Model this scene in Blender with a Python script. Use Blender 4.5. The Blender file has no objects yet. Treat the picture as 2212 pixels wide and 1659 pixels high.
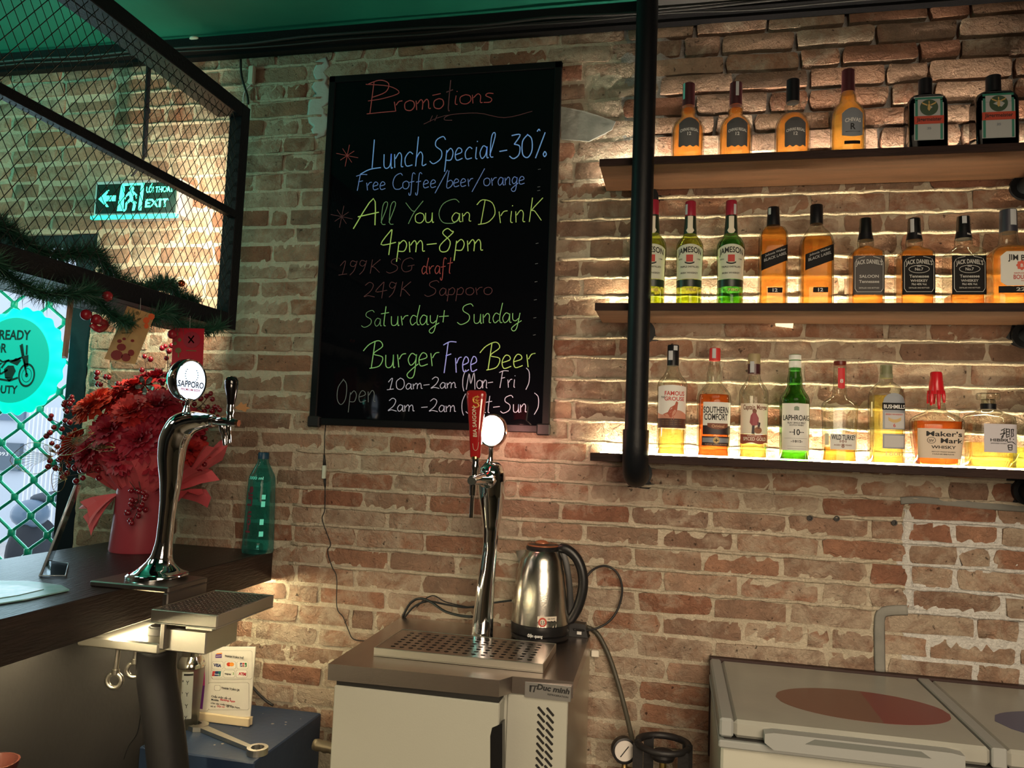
import bpy, math, random
import numpy as np
from mathutils import Vector, Matrix
random.seed(7)
SC = bpy.context.scene
COL = SC.collection
# ------------------------------------------------------------------ camera
FPX, CX, CY = 1661.0, 1106.0, 829.5          # focal length and centre for a 2212 x 1659 frame
def _n(v): return v / np.linalg.norm(v)
UPc = _n(np.array([850, 21500, -1661.]))
RTc = np.array([7706, -176.5, 1661.]); RTc = _n(_n(RTc) - UPc * (_n(RTc) @ UPc))
INc = np.cross(UPc, RTc)
ROT = np.array([RTc, INc, UPc])               # camera axes -> world axes
CAM = np.array([0.0, -2.49, 1.51])
def ray(px, py): return ROT @ np.array([px - CX, -(py - CY), -FPX])
def W(px, py, Y=0.0):
    d = ray(px, py); return Vector(CAM + d * (Y - CAM[1]) / d[1])
def WZ(px, py, Z):
    d = ray(px, py); return Vector(CAM + d * (Z - CAM[2]) / d[2])
def WX(px, py, X):
    d = ray(px, py); return Vector(CAM + d * (X - CAM[0]) / d[0])
def mpp(p):
    c = ROT.T @ (np.array(p) - CAM); return -c[2] / FPX
cam = bpy.data.cameras.new('camera'); cam.sensor_width = 36; cam.lens = 36 * FPX / 2212
cam.clip_start = 0.05; cam.clip_end = 200
co = bpy.data.objects.new('camera', cam); COL.objects.link(co)
M4 = Matrix([list(ROT[i]) + [CAM[i]] for i in range(3)] + [[0, 0, 0, 1]])
co.matrix_world = M4
SC.camera = co
# ------------------------------------------------------------------ colour management, sky, lights
SC.view_settings.view_transform = 'Standard'; SC.view_settings.look = 'None'
SC.view_settings.exposure = 0.0; SC.view_settings.gamma = 1.0
SC.view_settings.use_curve_mapping = False
wd = bpy.data.worlds.new('sky'); SC.world = wd; wd.use_nodes = True
bg = wd.node_tree.nodes['Background']; bg.inputs[0].default_value = (0.80, 0.90, 1.0, 1); bg.inputs[1].default_value = 1.6
def area(name, loc, target, sx, sy, power, col, spread=180):
    l = bpy.data.lights.new(name, 'AREA'); l.shape = 'RECTANGLE'; l.size = sx; l.size_y = sy
    l.energy = power; l.color = col; l.spread = math.radians(spread)
    o = bpy.data.objects.new(name, l); COL.objects.link(o); o.location = loc
    o.rotation_euler = (Vector(target) - Vector(loc)).to_track_quat('-Z', 'Y').to_euler()
    return o
# ceiling lamps behind the photographer, the rack's lamp, added front fill and green lights
area('room_lamp', (0.45, -2.7, 2.75), (-0.05, -0.7, 0.3), 1.5, 0.9, 17, (1.0, 0.80, 0.57), 100)
area('front_fill', (0.95, -3.7, 1.75), (0.35, 0.0, 0.95), 1.6, 0.9, 18.5, (1.0, 0.79, 0.56), 80)  # frontal fill added at eye level, not a visible lamp
area('room_lamp', (-3.0, -2.2, 2.75), (-1.3, -0.3, 0.9), 0.6, 0.6, 3, (1.0, 0.86, 0.72), 110)
area('rack_lamp', (-1.62, -0.20, 2.20), (-2.62, 0.10, 2.20), 0.03, 0.62, 11, (1.0, 0.82, 0.56), 170)
area('daylight_door', (-2.75, 0.35, 1.6), (-1.2, -1.2, 1.3), 0.8, 1.2, 14, (0.62, 0.88, 1.0))
area('added_green_light', (-3.2, -1.0, 2.45), (-2.2, -0.7, 2.95), 0.2, 1.2, 13, (0.25, 1.0, 0.75), 150)  # unseen green light added to colour the ceiling
area('added_green_light', (-2.75, -0.62, 2.15), (-2.7, 0.05, 1.4), 0.7, 0.1, 1.3, (0.10, 1.0, 0.65), 110)  # unseen green light added to brighten the grille

# ------------------------------------------------------------------ materials
MATS = {}
def mat(name, col=(.5, .5, .5), rough=.5, metal=0.0, emis=None, estr=0.0, spec=.5, bump=0, bscale=60, var=None, vscale=8, coat=0, alpha=1, trans=0, ior=1.45, aniso=0, stretch=(1, 1, 1)):
    if name in MATS: return MATS[name]
    m = bpy.data.materials.new(name); m.use_nodes = True; MATS[name] = m
    nt = m.node_tree; b = nt.nodes['Principled BSDF']
    b.inputs['Base Color'].default_value = (*col, 1); b.inputs['Roughness'].default_value = rough
    b.inputs['Metallic'].default_value = metal; b.inputs['Specular IOR Level'].default_value = spec
    b.inputs['Coat Weight'].default_value = coat; b.inputs['Alpha'].default_value = alpha
    b.inputs['Transmission Weight'].default_value = trans; b.inputs['IOR'].default_value = ior
    if emis: b.inputs['Emission Color'].default_value = (*emis, 1); b.inputs['Emission Strength'].default_value = estr
    if bump or var:
        tc = nt.nodes.new('ShaderNodeNewGeometry'); mp = nt.nodes.new('ShaderNodeMapping'); mp.inputs['Scale'].default_value = stretch
        nt.links.new(tc.outputs['Position'], mp.inputs['Vector'])
        if bump:
            n = nt.nodes.new('ShaderNodeTexNoise'); n.inputs['Scale'].default_value = bscale; n.inputs['Detail'].default_value = 4
            nt.links.new(mp.outputs[0], n.inputs['Vector'])
            bp = nt.nodes.new('ShaderNodeBump'); bp.inputs['Strength'].default_value = bump; bp.inputs['Distance'].default_value = .004
            nt.links.new(n.outputs[0], bp.inputs['Height']); nt.links.new(bp.outputs[0], b.inputs['Normal'])
        if var:
            n = nt.nodes.new('ShaderNodeTexNoise'); n.inputs['Scale'].default_value = vscale; n.inputs['Detail'].default_value = 5
            nt.links.new(mp.outputs[0], n.inputs['Vector'])
            r = nt.nodes.new('ShaderNodeValToRGB'); r.color_ramp.elements[0].position = .35; r.color_ramp.elements[1].position = .68
            r.color_ramp.elements[0].color = (*col, 1); r.color_ramp.elements[1].color = (*var, 1)
            nt.links.new(n.outputs[0], r.inputs[0]); nt.links.new(r.outputs[0], b.inputs['Base Color'])
    return m
def glassy(name, col, fres=1.45, haze=0.0):
    """thin clear wall: tinted transparency with a fresnel sheen"""
    if name in MATS: return MATS[name]
    m = bpy.data.materials.new(name); m.use_nodes = True; MATS[name] = m; nt = m.node_tree
    for n in list(nt.nodes): nt.nodes.remove(n)
    out = nt.nodes.new('ShaderNodeOutputMaterial'); t = nt.nodes.new('ShaderNodeBsdfTransparent'); t.inputs[0].default_value = (*col, 1)
    lw = nt.nodes.new('ShaderNodeLayerWeight'); lw.inputs['Blend'].default_value = .32
    edge = nt.nodes.new('ShaderNodeMixRGB'); edge.inputs[1].default_value = (*col, 1); edge.inputs[2].default_value = (*[c * .16 for c in col], 1)
    pw = nt.nodes.new('ShaderNodeMath'); pw.operation = 'POWER'; pw.inputs[1].default_value = 2.2
    nt.links.new(lw.outputs['Facing'], pw.inputs[0]); nt.links.new(pw.outputs[0], edge.inputs[0]); nt.links.new(edge.outputs[0], t.inputs[0])
    g = nt.nodes.new('ShaderNodeBsdfGlossy'); g.inputs['Roughness'].default_value = .04
    fr = nt.nodes.new('ShaderNodeFresnel'); fr.inputs['IOR'].default_value = fres
    gg = nt.nodes.new('ShaderNodeNewGeometry'); inv = nt.nodes.new('ShaderNodeMath'); inv.operation = 'SUBTRACT'; inv.inputs[0].default_value = 1; b7 = nt.nodes.new('ShaderNodeMath'); b7.operation = 'MULTIPLY'; b7.inputs[1].default_value = .72; nt.links.new(gg.outputs['Backfacing'], b7.inputs[0]); nt.links.new(b7.outputs[0], inv.inputs[1])
    fm = nt.nodes.new('ShaderNodeMath'); fm.operation = 'MULTIPLY'; nt.links.new(fr.outputs[0], fm.inputs[0]); nt.links.new(inv.outputs[0], fm.inputs[1])
    mx = nt.nodes.new('ShaderNodeMixShader'); nt.links.new(fm.outputs[0], mx.inputs[0]); nt.links.new(t.outputs[0], mx.inputs[1]); nt.links.new(g.outputs[0], mx.inputs[2])
    last = mx
    if haze:
        d = nt.nodes.new('ShaderNodeBsdfTranslucent'); d.inputs[0].default_value = (*col, 1)
        m2 = nt.nodes.new('ShaderNodeMixShader'); m2.inputs[0].default_value = haze
        nt.links.new(mx.outputs[0], m2.inputs[1]); nt.links.new(d.outputs[0], m2.inputs[2]); last = m2
    nt.links.new(last.outputs[0], out.inputs[0])
    return m
def liquid(name, col, dens=1.0, ior=1.12):
    """refracting liquid, colour from real absorption inside the volume surface"""
    if name in MATS: return MATS[name]
    m = bpy.data.materials.new(name); m.use_nodes = True; MATS[name] = m; nt = m.node_tree
    for n in list(nt.nodes): nt.nodes.remove(n)
    out = nt.nodes.new('ShaderNodeOutputMaterial')
    t = nt.nodes.new('ShaderNodeBsdfRefraction'); t.inputs['Color'].default_value = (*col, 1); t.inputs['IOR'].default_value = ior; t.inputs['Roughness'].default_value = .03
    g = nt.nodes.new('ShaderNodeBsdfTransparent'); g.inputs[0].default_value = (*col, 1)
    d = nt.nodes.new('ShaderNodeBsdfTranslucent'); d.inputs[0].default_value = (*col, 1)
    mx = nt.nodes.new('ShaderNodeMixShader'); mx.inputs[0].default_value = .5
    nt.links.new(t.outputs[0], mx.inputs[1]); nt.links.new(g.outputs[0], mx.inputs[2])
    m2 = nt.nodes.new('ShaderNodeMixShader'); m2.inputs[0].default_value = .10
    nt.links.new(mx.outputs[0], m2.inputs[1]); nt.links.new(d.outputs[0], m2.inputs[2])
    nt.links.new(m2.outputs[0], out.inputs[0])
    return m
# ------------------------------------------------------------------ objects
def tag(o, label=None, cat=None, group=None, kind=None):
    if label: o['label'] = label
    if cat: o['category'] = cat
    if group: o['group'] = group
    if kind: o['kind'] = kind
    return o
def thing(name, label, cat, loc=(0, 0, 0), group=None, rz=0):
    o = bpy.data.objects.new(name, None); COL.objects.link(o); o.location = loc; o.rotation_euler = (0, 0, rz)
    o.empty_display_size = .05
    return tag(o, label, cat, group)
class MB:
    """collects faces of one mesh"""
    def __init__(s, off=(0, 0, 0)): s.v = []; s.f = []; s.m = []; s.o = Vector(off)
    def add(s, vs, fs, mi=0):
        k = len(s.v); s.v += [tuple(Vector(p) - s.o) for p in vs]; s.f += [tuple(i + k for i in f) for f in fs]; s.m += [mi] * len(fs); return s
    def hexa(s, p, mi=0):      # 8 points: bottom loop 0-3, top loop 4-7
        return s.add(p, [(3, 2, 1, 0), (4, 5, 6, 7), (0, 1, 5, 4), (1, 2, 6, 5), (2, 3, 7, 6), (3, 0, 4, 7)], mi)
    def box(s, x0, x1, y0, y1, z0, z1, mi=0):
        return s.hexa([(x0, y0, z0), (x1, y0, z0), (x1, y1, z0), (x0, y1, z0), (x0, y0, z1), (x1, y0, z1), (x1, y1, z1), (x0, y1, z1)], mi)
    def bbox(s, x0, x1, y0, y1, z0, z1, b=.003, mi=0):    # box with chamfered edges
        X = [(x0, x0 + b), (x1, x1 - b)]; Y = [(y0, y0 + b), (y1, y1 - b)]; Z = [(z0, z0 + b), (z1, z1 - b)]
        ps = []; key = {}
        for i in (0, 1):
            for j in (0, 1):
                for k in (0, 1):
                    for ax in range(3):
                        key[i, j, k, ax] = len(ps)
                        ps.append((X[i][0 if ax == 0 else 1], Y[j][0 if ax == 1 else 1], Z[k][0 if ax == 2 else 1]))
        F = []
        for i in (0, 1): F.append([key[i, j, k, 0] for j, k in ((0, 0), (1, 0), (1, 1), (0, 1))][::1 if i else -1])
        for j in (0, 1): F.append([key[i, j, k, 1] for i, k in ((0, 0), (0, 1), (1, 1), (1, 0))][::1 if j else -1])
        for k in (0, 1): F.append([key[i, j, k, 2] for i, j in ((0, 0), (1, 0), (1, 1), (0, 1))][::1 if k else -1])
        for j in (0, 1):
            for k in (0, 1): F.append([key[0, j, k, 1], key[1, j, k, 1], key[1, j, k, 2], key[0, j, k, 2]][::1 if j != k else -1])
        for i in (0, 1):
            for k in (0, 1): F.append([key[i, 0, k, 2], key[i, 1, k, 2], key[i, 1, k, 0], key[i, 0, k, 0]][::1 if i != k else -1])
        for i in (0, 1):
            for j in (0, 1): F.append([key[i, j, 0, 0], key[i, j, 1, 0], key[i, j, 1, 1], key[i, j, 0, 1]][::1 if i != j else -1])
        for i in (0, 1):
            for j in (0, 1):
                for k in (0, 1): F.append([key[i, j, k, a] for a in range(3)][::1 if (i + j + k) % 2 else -1])
        return s.add(ps, F, mi)
    def rings(s, R, closed=True, capa=True, capb=True, mi=0):
        n = len(R[0]); vs = [p for r in R for p in r]; fs = []
        for i in range(len(R) - 1):
            for j in range(n if closed else n - 1):
                k = (j + 1) % n; fs.append((i * n + j, i * n + k, (i + 1) * n + k, (i + 1) * n + j))
        if capa: fs.append(tuple(range(n))[::-1])
        if capb: fs.append(tuple((len(R) - 1) * n + j for j in range(n)))
        return s.add(vs, fs, mi)
    def tube(s, path, r, n=8, mi=0, cap=True, flat=None):
        P = [Vector(p) for p in path]; R = []
        up = None
        for i, p in enumerate(P):
            t = (P[min(i + 1, len(P) - 1)] - P[max(i - 1, 0)])
            if t.length < 1e-9: t = Vector((0, 0, 1))
            t.normalize()
            if up is None:
                up = Vector((0, 1, 0)) if abs(t.y) < .8 else Vector((1, 0, 0))
            a = (up - t * up.dot(t)); a.normalize(); up = a; b = t.cross(a)
            rr = r[i] if isinstance(r, (list, tuple)) else r
            ra, rb = rr if isinstance(rr, (list, tuple)) else (rr, rr)
            R.append([p + a * ra * math.cos(2 * math.pi * j / n) + b * rb * math.sin(2 * math.pi * j / n) for j in range(n)])
        return s.rings(R, True, cap, cap, mi)
    def cyl(s, a, b, r, n=16, mi=0, r2=None):
        return s.tube([a, b], [r, r if r2 is None else r2], n, mi)
    def lathe(s, prof, c=(0, 0, 0), ax=(0, 0, 1), n=24, mi=0, cap=True):
        c = Vector(c); ax = Vector(ax).normalized(); u = ax.orthogonal().normalized(); w = ax.cross(u)
        if abs(ax.z) > .99: u = Vector((1, 0, 0)); w = ax.cross(u)
        R = [[c + ax * z + u * r * math.cos(2 * math.pi * j / n) + w * r * math.sin(2 * math.pi * j / n) for j in range(n)] for r, z in prof]
        return s.rings(R, True, cap, cap, mi)
    def ball(s, c, r, n=8, m=5, mi=0, sc=(1, 1, 1)):
        R = []
        for i in range(m + 1):
            a = math.pi * (i + .001) / (m + .002)
            R.append([(c[0] + sc[0] * r * math.sin(a) * math.cos(2 * math.pi * j / n), c[1] + sc[1] * r * math.sin(a) * math.sin(2 * math.pi * j / n), c[2] - sc[2] * r * math.cos(a)) for j in range(n)])
        return s.rings(R, True, False, False, mi)
    def prism(s, pts, d, mi=0):     # polygon pts (3D) extruded by vector d
        d = Vector(d); n = len(pts); a = [Vector(p) for p in pts]
        return s.add(a + [p + d for p in a], [tuple(range(n))[::-1], tuple(range(n, 2 * n))] + [(i, (i + 1) % n, n + (i + 1) % n, n + i) for i in range(n)], mi)
    def build(s, name, m, parent=None, smooth=False, label=None, kind=None, auto=None):
        me = bpy.data.meshes.new(name); me.from_pydata(s.v, [], s.f)
        for x in (m if isinstance(m, (list, tuple)) else [m]): me.materials.append(x)
        if isinstance(m, (list, tuple)): me.polygons.foreach_set('material_index', s.m)
        if smooth: me.polygons.foreach_set('use_smooth', [True] * len(s.f))
        if auto and smooth:
            try: me.set_sharp_from_angle(angle=math.radians(auto))
            except Exception: pass
        me.update(); o = bpy.data.objects.new(name, me); COL.objects.link(o)
        if parent: o.parent = parent
        if label: o['label'] = label
        if kind: o['kind'] = kind
        return o
def struct(o): o['kind'] = 'structure'; return o
def catmull(P, k=6):
    P = [Vector(p) for p in P]; out = []
    for i in range(len(P) - 1):
        a = P[max(i - 1, 0)]; b = P[i]; c = P[i + 1]; d = P[min(i + 2, len(P) - 1)]
        for j in range(k):
            t = j / k
            out.append(.5 * ((2 * b) + (c - a) * t + (2 * a - 5 * b + 4 * c - d) * t * t + (3 * b - a - 3 * c + d) * t ** 3))
    return out + [P[-1]]
# flat lettering: string -> (verts 2D, faces) with the cap height 1 and x from 0
_TX = {}
def glyphs(txt, bold=.0):
    if (txt, bold) in _TX: return _TX[txt, bold]
    c = bpy.data.curves.new('t', 'FONT'); c.body = txt; c.size = 1; c.offset = bold; c.resolution_u = 3; c.fill_mode = 'FRONT'
    o = bpy.data.objects.new('t', c); COL.objects.link(o); dg = bpy.context.evaluated_depsgraph_get(); dg.update()
    me = bpy.data.meshes.new_from_object(o.evaluated_get(dg)); COL.objects.unlink(o); bpy.data.objects.remove(o)
    vs = [(v.co.x, v.co.y) for v in me.vertices]; fs = [tuple(p.vertices) for p in me.polygons]; bpy.data.meshes.remove(me)
    if vs:
        x0 = min(v[0] for v in vs); vs = [((v[0] - x0) / .69, v[1] / .69) for v in vs]
    _TX[txt, bold] = (vs, fs); return vs, fs
def lettering(mb, txt, place, h, width=None, align='c', bold=.012, mi=0):
    """place(x, z) -> 3D; h cap height; width optional target width"""
    vs, fs = glyphs(txt, bold)
    if not vs: return
    wn = max(v[0] for v in vs); sx = (width / wn) if width else h
    x0 = -wn * sx / 2 if align == 'c' else 0
    mb.add([place(x0 + x * sx, y * h) for x, y in vs], fs, mi)
# ------------------------------------------------------------------ setting: brick wall
def wallmat(name, kind):
    m = bpy.data.materials.new(name); m.use_nodes = True; nt = m.node_tree; b = nt.nodes['Principled BSDF']; L = nt.links.new
    N = lambda t: nt.nodes.new(t)
    g = N('ShaderNodeNewGeometry'); b.inputs['Roughness'].default_value = .92; b.inputs['Specular IOR Level'].default_value = .2
    def noise(sc, det=5, dist=0, vec=None, rough=.55):
        n = N('ShaderNodeTexNoise'); n.inputs['Scale'].default_value = sc; n.inputs['Detail'].default_value = det; n.inputs['Distortion'].default_value = dist
        n.inputs['Roughness'].default_value = rough
        L(vec if vec else g.outputs['Position'], n.inputs['Vector']); return n.outputs[0]
    def ramp(f, els):
        r = N('ShaderNodeValToRGB'); e = r.color_ramp.elements
        while len(e) < len(els): e.new(.5)
        for x, (p, c) in zip(e, els): x.position = p; x.color = (*c, 1)
        L(f, r.inputs[0]); return r.outputs[0]
    def mix(f, a, c, mode='MIX'):
        x = N('ShaderNodeMixRGB'); x.blend_type = mode
        for i, q in enumerate((f, a, c)):
            if isinstance(q, tuple): x.inputs[i].default_value = (*q, 1)
            elif isinstance(q, float): x.inputs[i].default_value = q
            else: L(q, x.inputs[i])
        return x.outputs[0]
    def math_(op, a, c=0.0):
        x = N('ShaderNodeMath'); x.operation = op
        for i, q in enumerate((a, c)):
            if isinstance(q, (int, float)): x.inputs[i].default_value = q
            else: L(q, x.inputs[i])
        return x.outputs[0]
    if kind == 'brick':
        oi = N('ShaderNodeObjectInfo'); rnd = math_('FRACT', math_('ADD', oi.outputs['Random'], g.outputs['Random Per Island']))
        base = ramp(rnd, [(0, (.30, .145, .095)), (.25, (.37, .205, .135)), (.5, (.34, .235, .17)), (.75, (.26, .165, .12)), (1, (.42, .28, .20))])
        tone = ramp(noise(16, 5), [(.3, (.72, .72, .72)), (.7, (1.15, 1.1, 1.05))])
        col = mix(1.0, base, tone, 'MULTIPLY')
        off = math_('MULTIPLY', math_('SUBTRACT', math_('FRACT', math_('MULTIPLY', rnd, 7.31)), .5), .26)
        lime = math_('ADD', noise(13, 8, .6, rough=.68), off)
        sp = N('ShaderNodeSeparateXYZ'); L(g.outputs['Position'], sp.inputs[0])
        raw_ = math_('MULTIPLY', math_('GREATER_THAN', sp.outputs[0], -.08), math_('GREATER_THAN', sp.outputs[2], 2.44))
        lime = math_('SUBTRACT', lime, math_('MULTIPLY', raw_, .10))
        f = ramp(lime, [(.44, (0, 0, 0)), (.64, (.80, .80, .80))])
        col = mix(f, col, (.50, .41, .31))
        pits = ramp(noise(55, 3), [(.27, (.25, .25, .25)), (.34, (1, 1, 1))])
        col = mix(1.0, col, pits, 'MULTIPLY')
    else:
        col = ramp(noise(9, 6), [(.3, (.50, .43, .32)), (.7, (.66, .58, .45))])
        col = mix(ramp(noise(30, 4), [(.6, (0, 0, 0)), (.75, (.6, .6, .6))]), col, (.42, .30, .22))
        # white lime patch at the lower right and grey cement in the raked courses top right
        sp = N('ShaderNodeSeparateXYZ'); L(g.outputs['Position'], sp.inputs[0])
        wob = math_('MULTIPLY', math_('SUBTRACT', noise(12, 4), .5), .12)
        w1 = math_('GREATER_THAN', math_('ADD', sp.outputs[0], wob), .655)
        w2 = math_('LESS_THAN', math_('ADD', sp.outputs[2], wob), 1.36)
        col = mix(math_('MULTIPLY', math_('MULTIPLY', w1, w2), .85), col, (.72, .72, .70))
        g1 = math_('GREATER_THAN', math_('ADD', sp.outputs[0], wob), -.20)
        g2 = math_('GREATER_THAN', math_('ADD', sp.outputs[2], wob), 2.42)
        col = mix(math_('MULTIPLY', math_('MULTIPLY', g1, g2), .75), col, (.36, .35, .36))
    L(col, b.inputs['Base Color'])
    h = math_('ADD', math_('MULTIPLY', noise(28, 6, 1.2), 1.2), math_('MULTIPLY', noise(95, 6, 1.5, rough=.65), .6))
    bp = N('ShaderNodeBump'); bp.inputs['Strength'].default_value = 1.0; bp.inputs['Distance'].default_value = .014
    L(h, bp.inputs['Height']); L(bp.outputs[0], b.inputs['Normal'])
    return m
MBRICK = wallmat('old_brick', 'brick'); MMORT = wallmat('lime_mortar', 'mortar')
ZC = [2.928, 2.862, 2.796, 2.731, 2.665, 2.594, 2.529, 2.458, 2.391, 2.325, 2.258, 2.195, 2.125, 2.062, 1.998, 1.931, 1.864, 1.799, 1.728, 1.657, 1.592, 1.523, 1.456, 1.393, 1.330, 1.266, 1.203, 1.135, 1.067, 1.000, .935, .862, .796, .73, .662, .597, .53, .465, .40]
JX = {-1: [599], 0: [665, 1321], 1: [618, 668, 1261], 2: [668, 1268], 3: [572, 647], 4: [611, 684, 1307], 5: [680, 1244], 6: [614], 7: [648, 1338], 8: [584, 625, 1263], 9: [638, 1334], 10: [588, 1272], 11: [621],
      12: [563, 1257], 13: [625], 14: [562, 1249], 15: [632, 1334], 16: [553, 1244], 17: [610, 1346], 18: [542, 1238], 19: [631, 1230], 20: [562, 697, 841, 924, 1272], 21: [635, 777, 919, 1203, 1307, 1856, 2043],
      22: [594, 716, 851, 949, 1274, 1427, 1600, 1772, 1959, 2154], 23: [649, 786, 924, 1213, 1363, 1535, 1699, 1876, 1959, 2059], 24: [697, 837, 1263, 1429, 1587, 1772, 1960, 2070, 2143],
      25: [635, 770, 919, 1213, 1367, 1518, 1690, 1875, 1963, 2062], 26: [702, 841, 1284, 1432, 1598, 1772, 1876, 1965, 2166], 27: [640, 768, 912, 1376, 1540, 1703, 1885, 2105],
      28: [690, 835, 1428, 1604, 1738, 1793, 1891, 2004, 2200], 29: [645, 757, 810, 1372, 1544, 1787, 1914, 2105], 30: [686, 1438], 31: [622, 1380], 32: [697], 33: [638]}
rb = random.Random(11)
wall = bpy.data.objects.new('wall_back', None)
mw = MB(); NX, NZ = 230, 150; X0, X1 = -2.18, 1.45
def wally(x, z):
    d = rb.uniform(-.003, .003)
    if x > -.06 and z > 2.40: d += .019 * min(1, (z - 2.40) / .05)
    return d
vs = []; fs = []
for j in range(NZ + 1):
    z = .25 + (2.95 - .25) * j / NZ
    for i in range(NX + 1):
        x = X0 + (X1 - X0) * i / NX; vs.append((x, wally(x, z), z))
for j in range(NZ):
    for i in range(NX): a = j * (NX + 1) + i; fs.append((a, a + 1, a + NX + 2, a + NX + 1))
mw.add(vs, fs)
mw.box(X1, 3.3, 0, .2, 0, 2.95); mw.box(X0, X1, 0.03, .2, 0, 2.95); mw.box(X0, X1, 0, .03, 0, .26)
mw.box(-3.4, -2.18, 0.0, .2, 2.25, 2.95)
wall = struct(mw.build('wall_back', MMORT, smooth=True, auto=50))
bricks = []
def joints(k, z):
    pts = sorted(W(p, py_at(z, p), 0).x for p in JX.get(k, []))
    return pts
def py_at(z, px):
    lo, hi = -300, 2200
    for _ in range(24):
        m = (lo + hi) / 2
        if W(px, m, 0).z > z: lo = m
        else: hi = m
    return (lo + hi) / 2
def brick_mesh(mb, x0, x1, z0, z1, y, rough=.004):
    nx, nz = 5, 3; fr = []; cx = (x0 + x1) / 2; tilt = rb.uniform(-.004, .004)
    lean = rb.uniform(-.004, .004)
    for j in range(nz):
        for i in range(nx):
            edge = i in (0, nx - 1) or j in (0, nz - 1)
            u = [0, .06, .5, .94, 1][i]; v = [0, .5, 1][j]
            x = x0 + (x1 - x0) * u; z = z0 + (z1 - z0) * v + (x - cx) / .22 * tilt
            if i in (0, nx - 1): x += rb.uniform(-rough, rough)
            if j in (0, nz - 1): z += rb.uniform(-rough, rough) * .7
            if edge and i in (0, nx - 1) and j != 1: x += rb.uniform(.001, .005) * (1 if i == 0 else -1); z += rb.uniform(.001, .004) * (1 if j == 0 else -1)
            fr.append((x, y + (rb.uniform(.0015, .004) if edge else rb.uniform(-.002, .001)) + lean * (v - .5) * 1.5, z))
    f = [(j * nx + i, j * nx + i + 1, (j + 1) * nx + i + 1, (j + 1) * nx + i) for j in range(nz - 1) for i in range(nx - 1)]
    ring = list(range(nx)) + [2 * nx - 1] + [3 * nx - 1 - i for i in range(nx)] + [nx]
    back = [(fr[i][0], .025, fr[i][2]) for i in ring]; n = len(ring); o = len(fr)
    f += [(ring[(i + 1) % n], ring[i], o + i, o + (i + 1) % n) for i in range(n)]
    mb.add(fr + back, f)
for k in range(-1, len(ZC) - 2):
    zt, zb = ZC[k + 1], ZC[k + 2]; zm = (zt + zb) / 2
    js = joints(k, zm); left = -2.17 if zt < 2.27 else -2.95
    if not js: js = [rb.uniform(-.05, .15)]
    # fill the gaps between the measured joints with brick lengths
    full = [js[0]]
    for a in js[1:]:
        g = a - full[-1]; n = max(1, round(g / .235))
        for q in range(1, n): full.append(full[-1] + (a - full[-1]) / (n - q + 1) + rb.uniform(-.02, .02))
        full.append(a)
    x = full[0]
    while x > left: x -= rb.choice([.235, .23, .24, .225, .12]); full.insert(0, max(x, left))
    x = full[-1]
    while x < 1.2: x += rb.choice([.235, .23, .24, .225, .12]); full.append(x)
    full = [a for i, a in enumerate(full) if i == 0 or a - full[i - 1] > .035]
    for a, b in zip(full, full[1:]):
        raw = (a + b) / 2 > -.06 and zm > 2.40
        y = (-.010 + rb.uniform(-.007, .003)) if raw else (-.0045 + rb.uniform(-.003, .002))
        gx = .004 if raw else .0055; gz = .0058 if raw else .0058
        if zb > .45: bricks.append((a + gx, b - gx, zb + gz, zt - gz - .001, y))
def hidden(b):
    cx, cz = (b[0] + b[1]) / 2, (b[2] + b[3]) / 2
    return (b[0] > -1.24 and b[1] < -.40 and b[2] > 1.57 and b[3] < 2.79) or (cz < .9 and -.85 < cx < -.25) or cz < .55 or (b[0] > .16 and cz < .86)
vis = [b for b in bricks if not hidden(b)]; hid = [b for b in bricks if hidden(b)]
vis.sort(key=lambda b: -(b[1] - b[0]) * (b[3] - b[2]) / mpp(((b[0] + b[1]) / 2, 0, (b[2] + b[3]) / 2)) ** 2)
for b in vis[:300]:
    mb = MB(); brick_mesh(mb, *b); mb.build('brick', MBRICK, wall, smooth=True, auto=60)
mb = MB()
for b in vis[300:] + hid: brick_mesh(mb, *b)
mb.build('brick_courses', MBRICK, wall, smooth=True, auto=60, kind='stuff')
# squeezed-out mortar ridges between the courses around the shelves
def wall_ridge(z, x0, x1, amp):
    pts = []; rs = []; x = x0
    while x < x1:
        pts.append((x, -.0035, z + rb.uniform(-.0025, .0025))); rs.append((max(.003, amp * rb.uniform(.45, 1.15)), .0062 * rb.uniform(.6, 1.15))); x += rb.uniform(.02, .045)
    mb = MB(); mb.tube(pts, rs, 7); mb.build('mortar_ridge', MMORT, wall, smooth=True)
for z in ZC:
    if 1.50 < z < 2.40: wall_ridge(z, -.395, 1.2, .005 if (z < 1.55 or 1.93 < z < 2.01 or z > 2.37) else .0115)
    elif 1.0 < z < 1.5: wall_ridge(z, -1.3, 1.2, .0055)
    elif z > 1.5 and z < 2.88: wall_ridge(z, -2.1, -1.27, .0065)
# cement filled chases, screws and a crack filler in the wall
MCEM = mat('grey_cement', (.17, .17, .155), .95, bump=.6, bscale=60, var=(.24, .235, .21))
mb = MB(); p = [W(x, y, -.006) for x, y in ((1960, 1318), (1925, 1319), (1905, 1325), (1900, 1345), (1900, 1400), (1901, 1452))]
mb.tube(catmull(p, 4), [(.005, .015)] * 21, 8); mb.build('cement_channel', MCEM, wall, smooth=True)
mb = MB(); p = [W(x, y, -.004) for x, y in ((1945, 1082), (1985, 1080), (2040, 1085), (2120, 1092), (2212, 1098), (2290, 1103))]
mb.tube(catmull(p, 4), [(.004, .011)] * 21, 8); mb.build('cement_channel', MCEM, wall, smooth=True)
MWC = mat('white_filler', (.66, .66, .63), .95, bump=.8, bscale=50)
mb = MB(); rr = random.Random(3); p = [W(1961 + rr.uniform(-3, 3), y, -.003) for y in range(1092, 1322, 16)]
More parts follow.
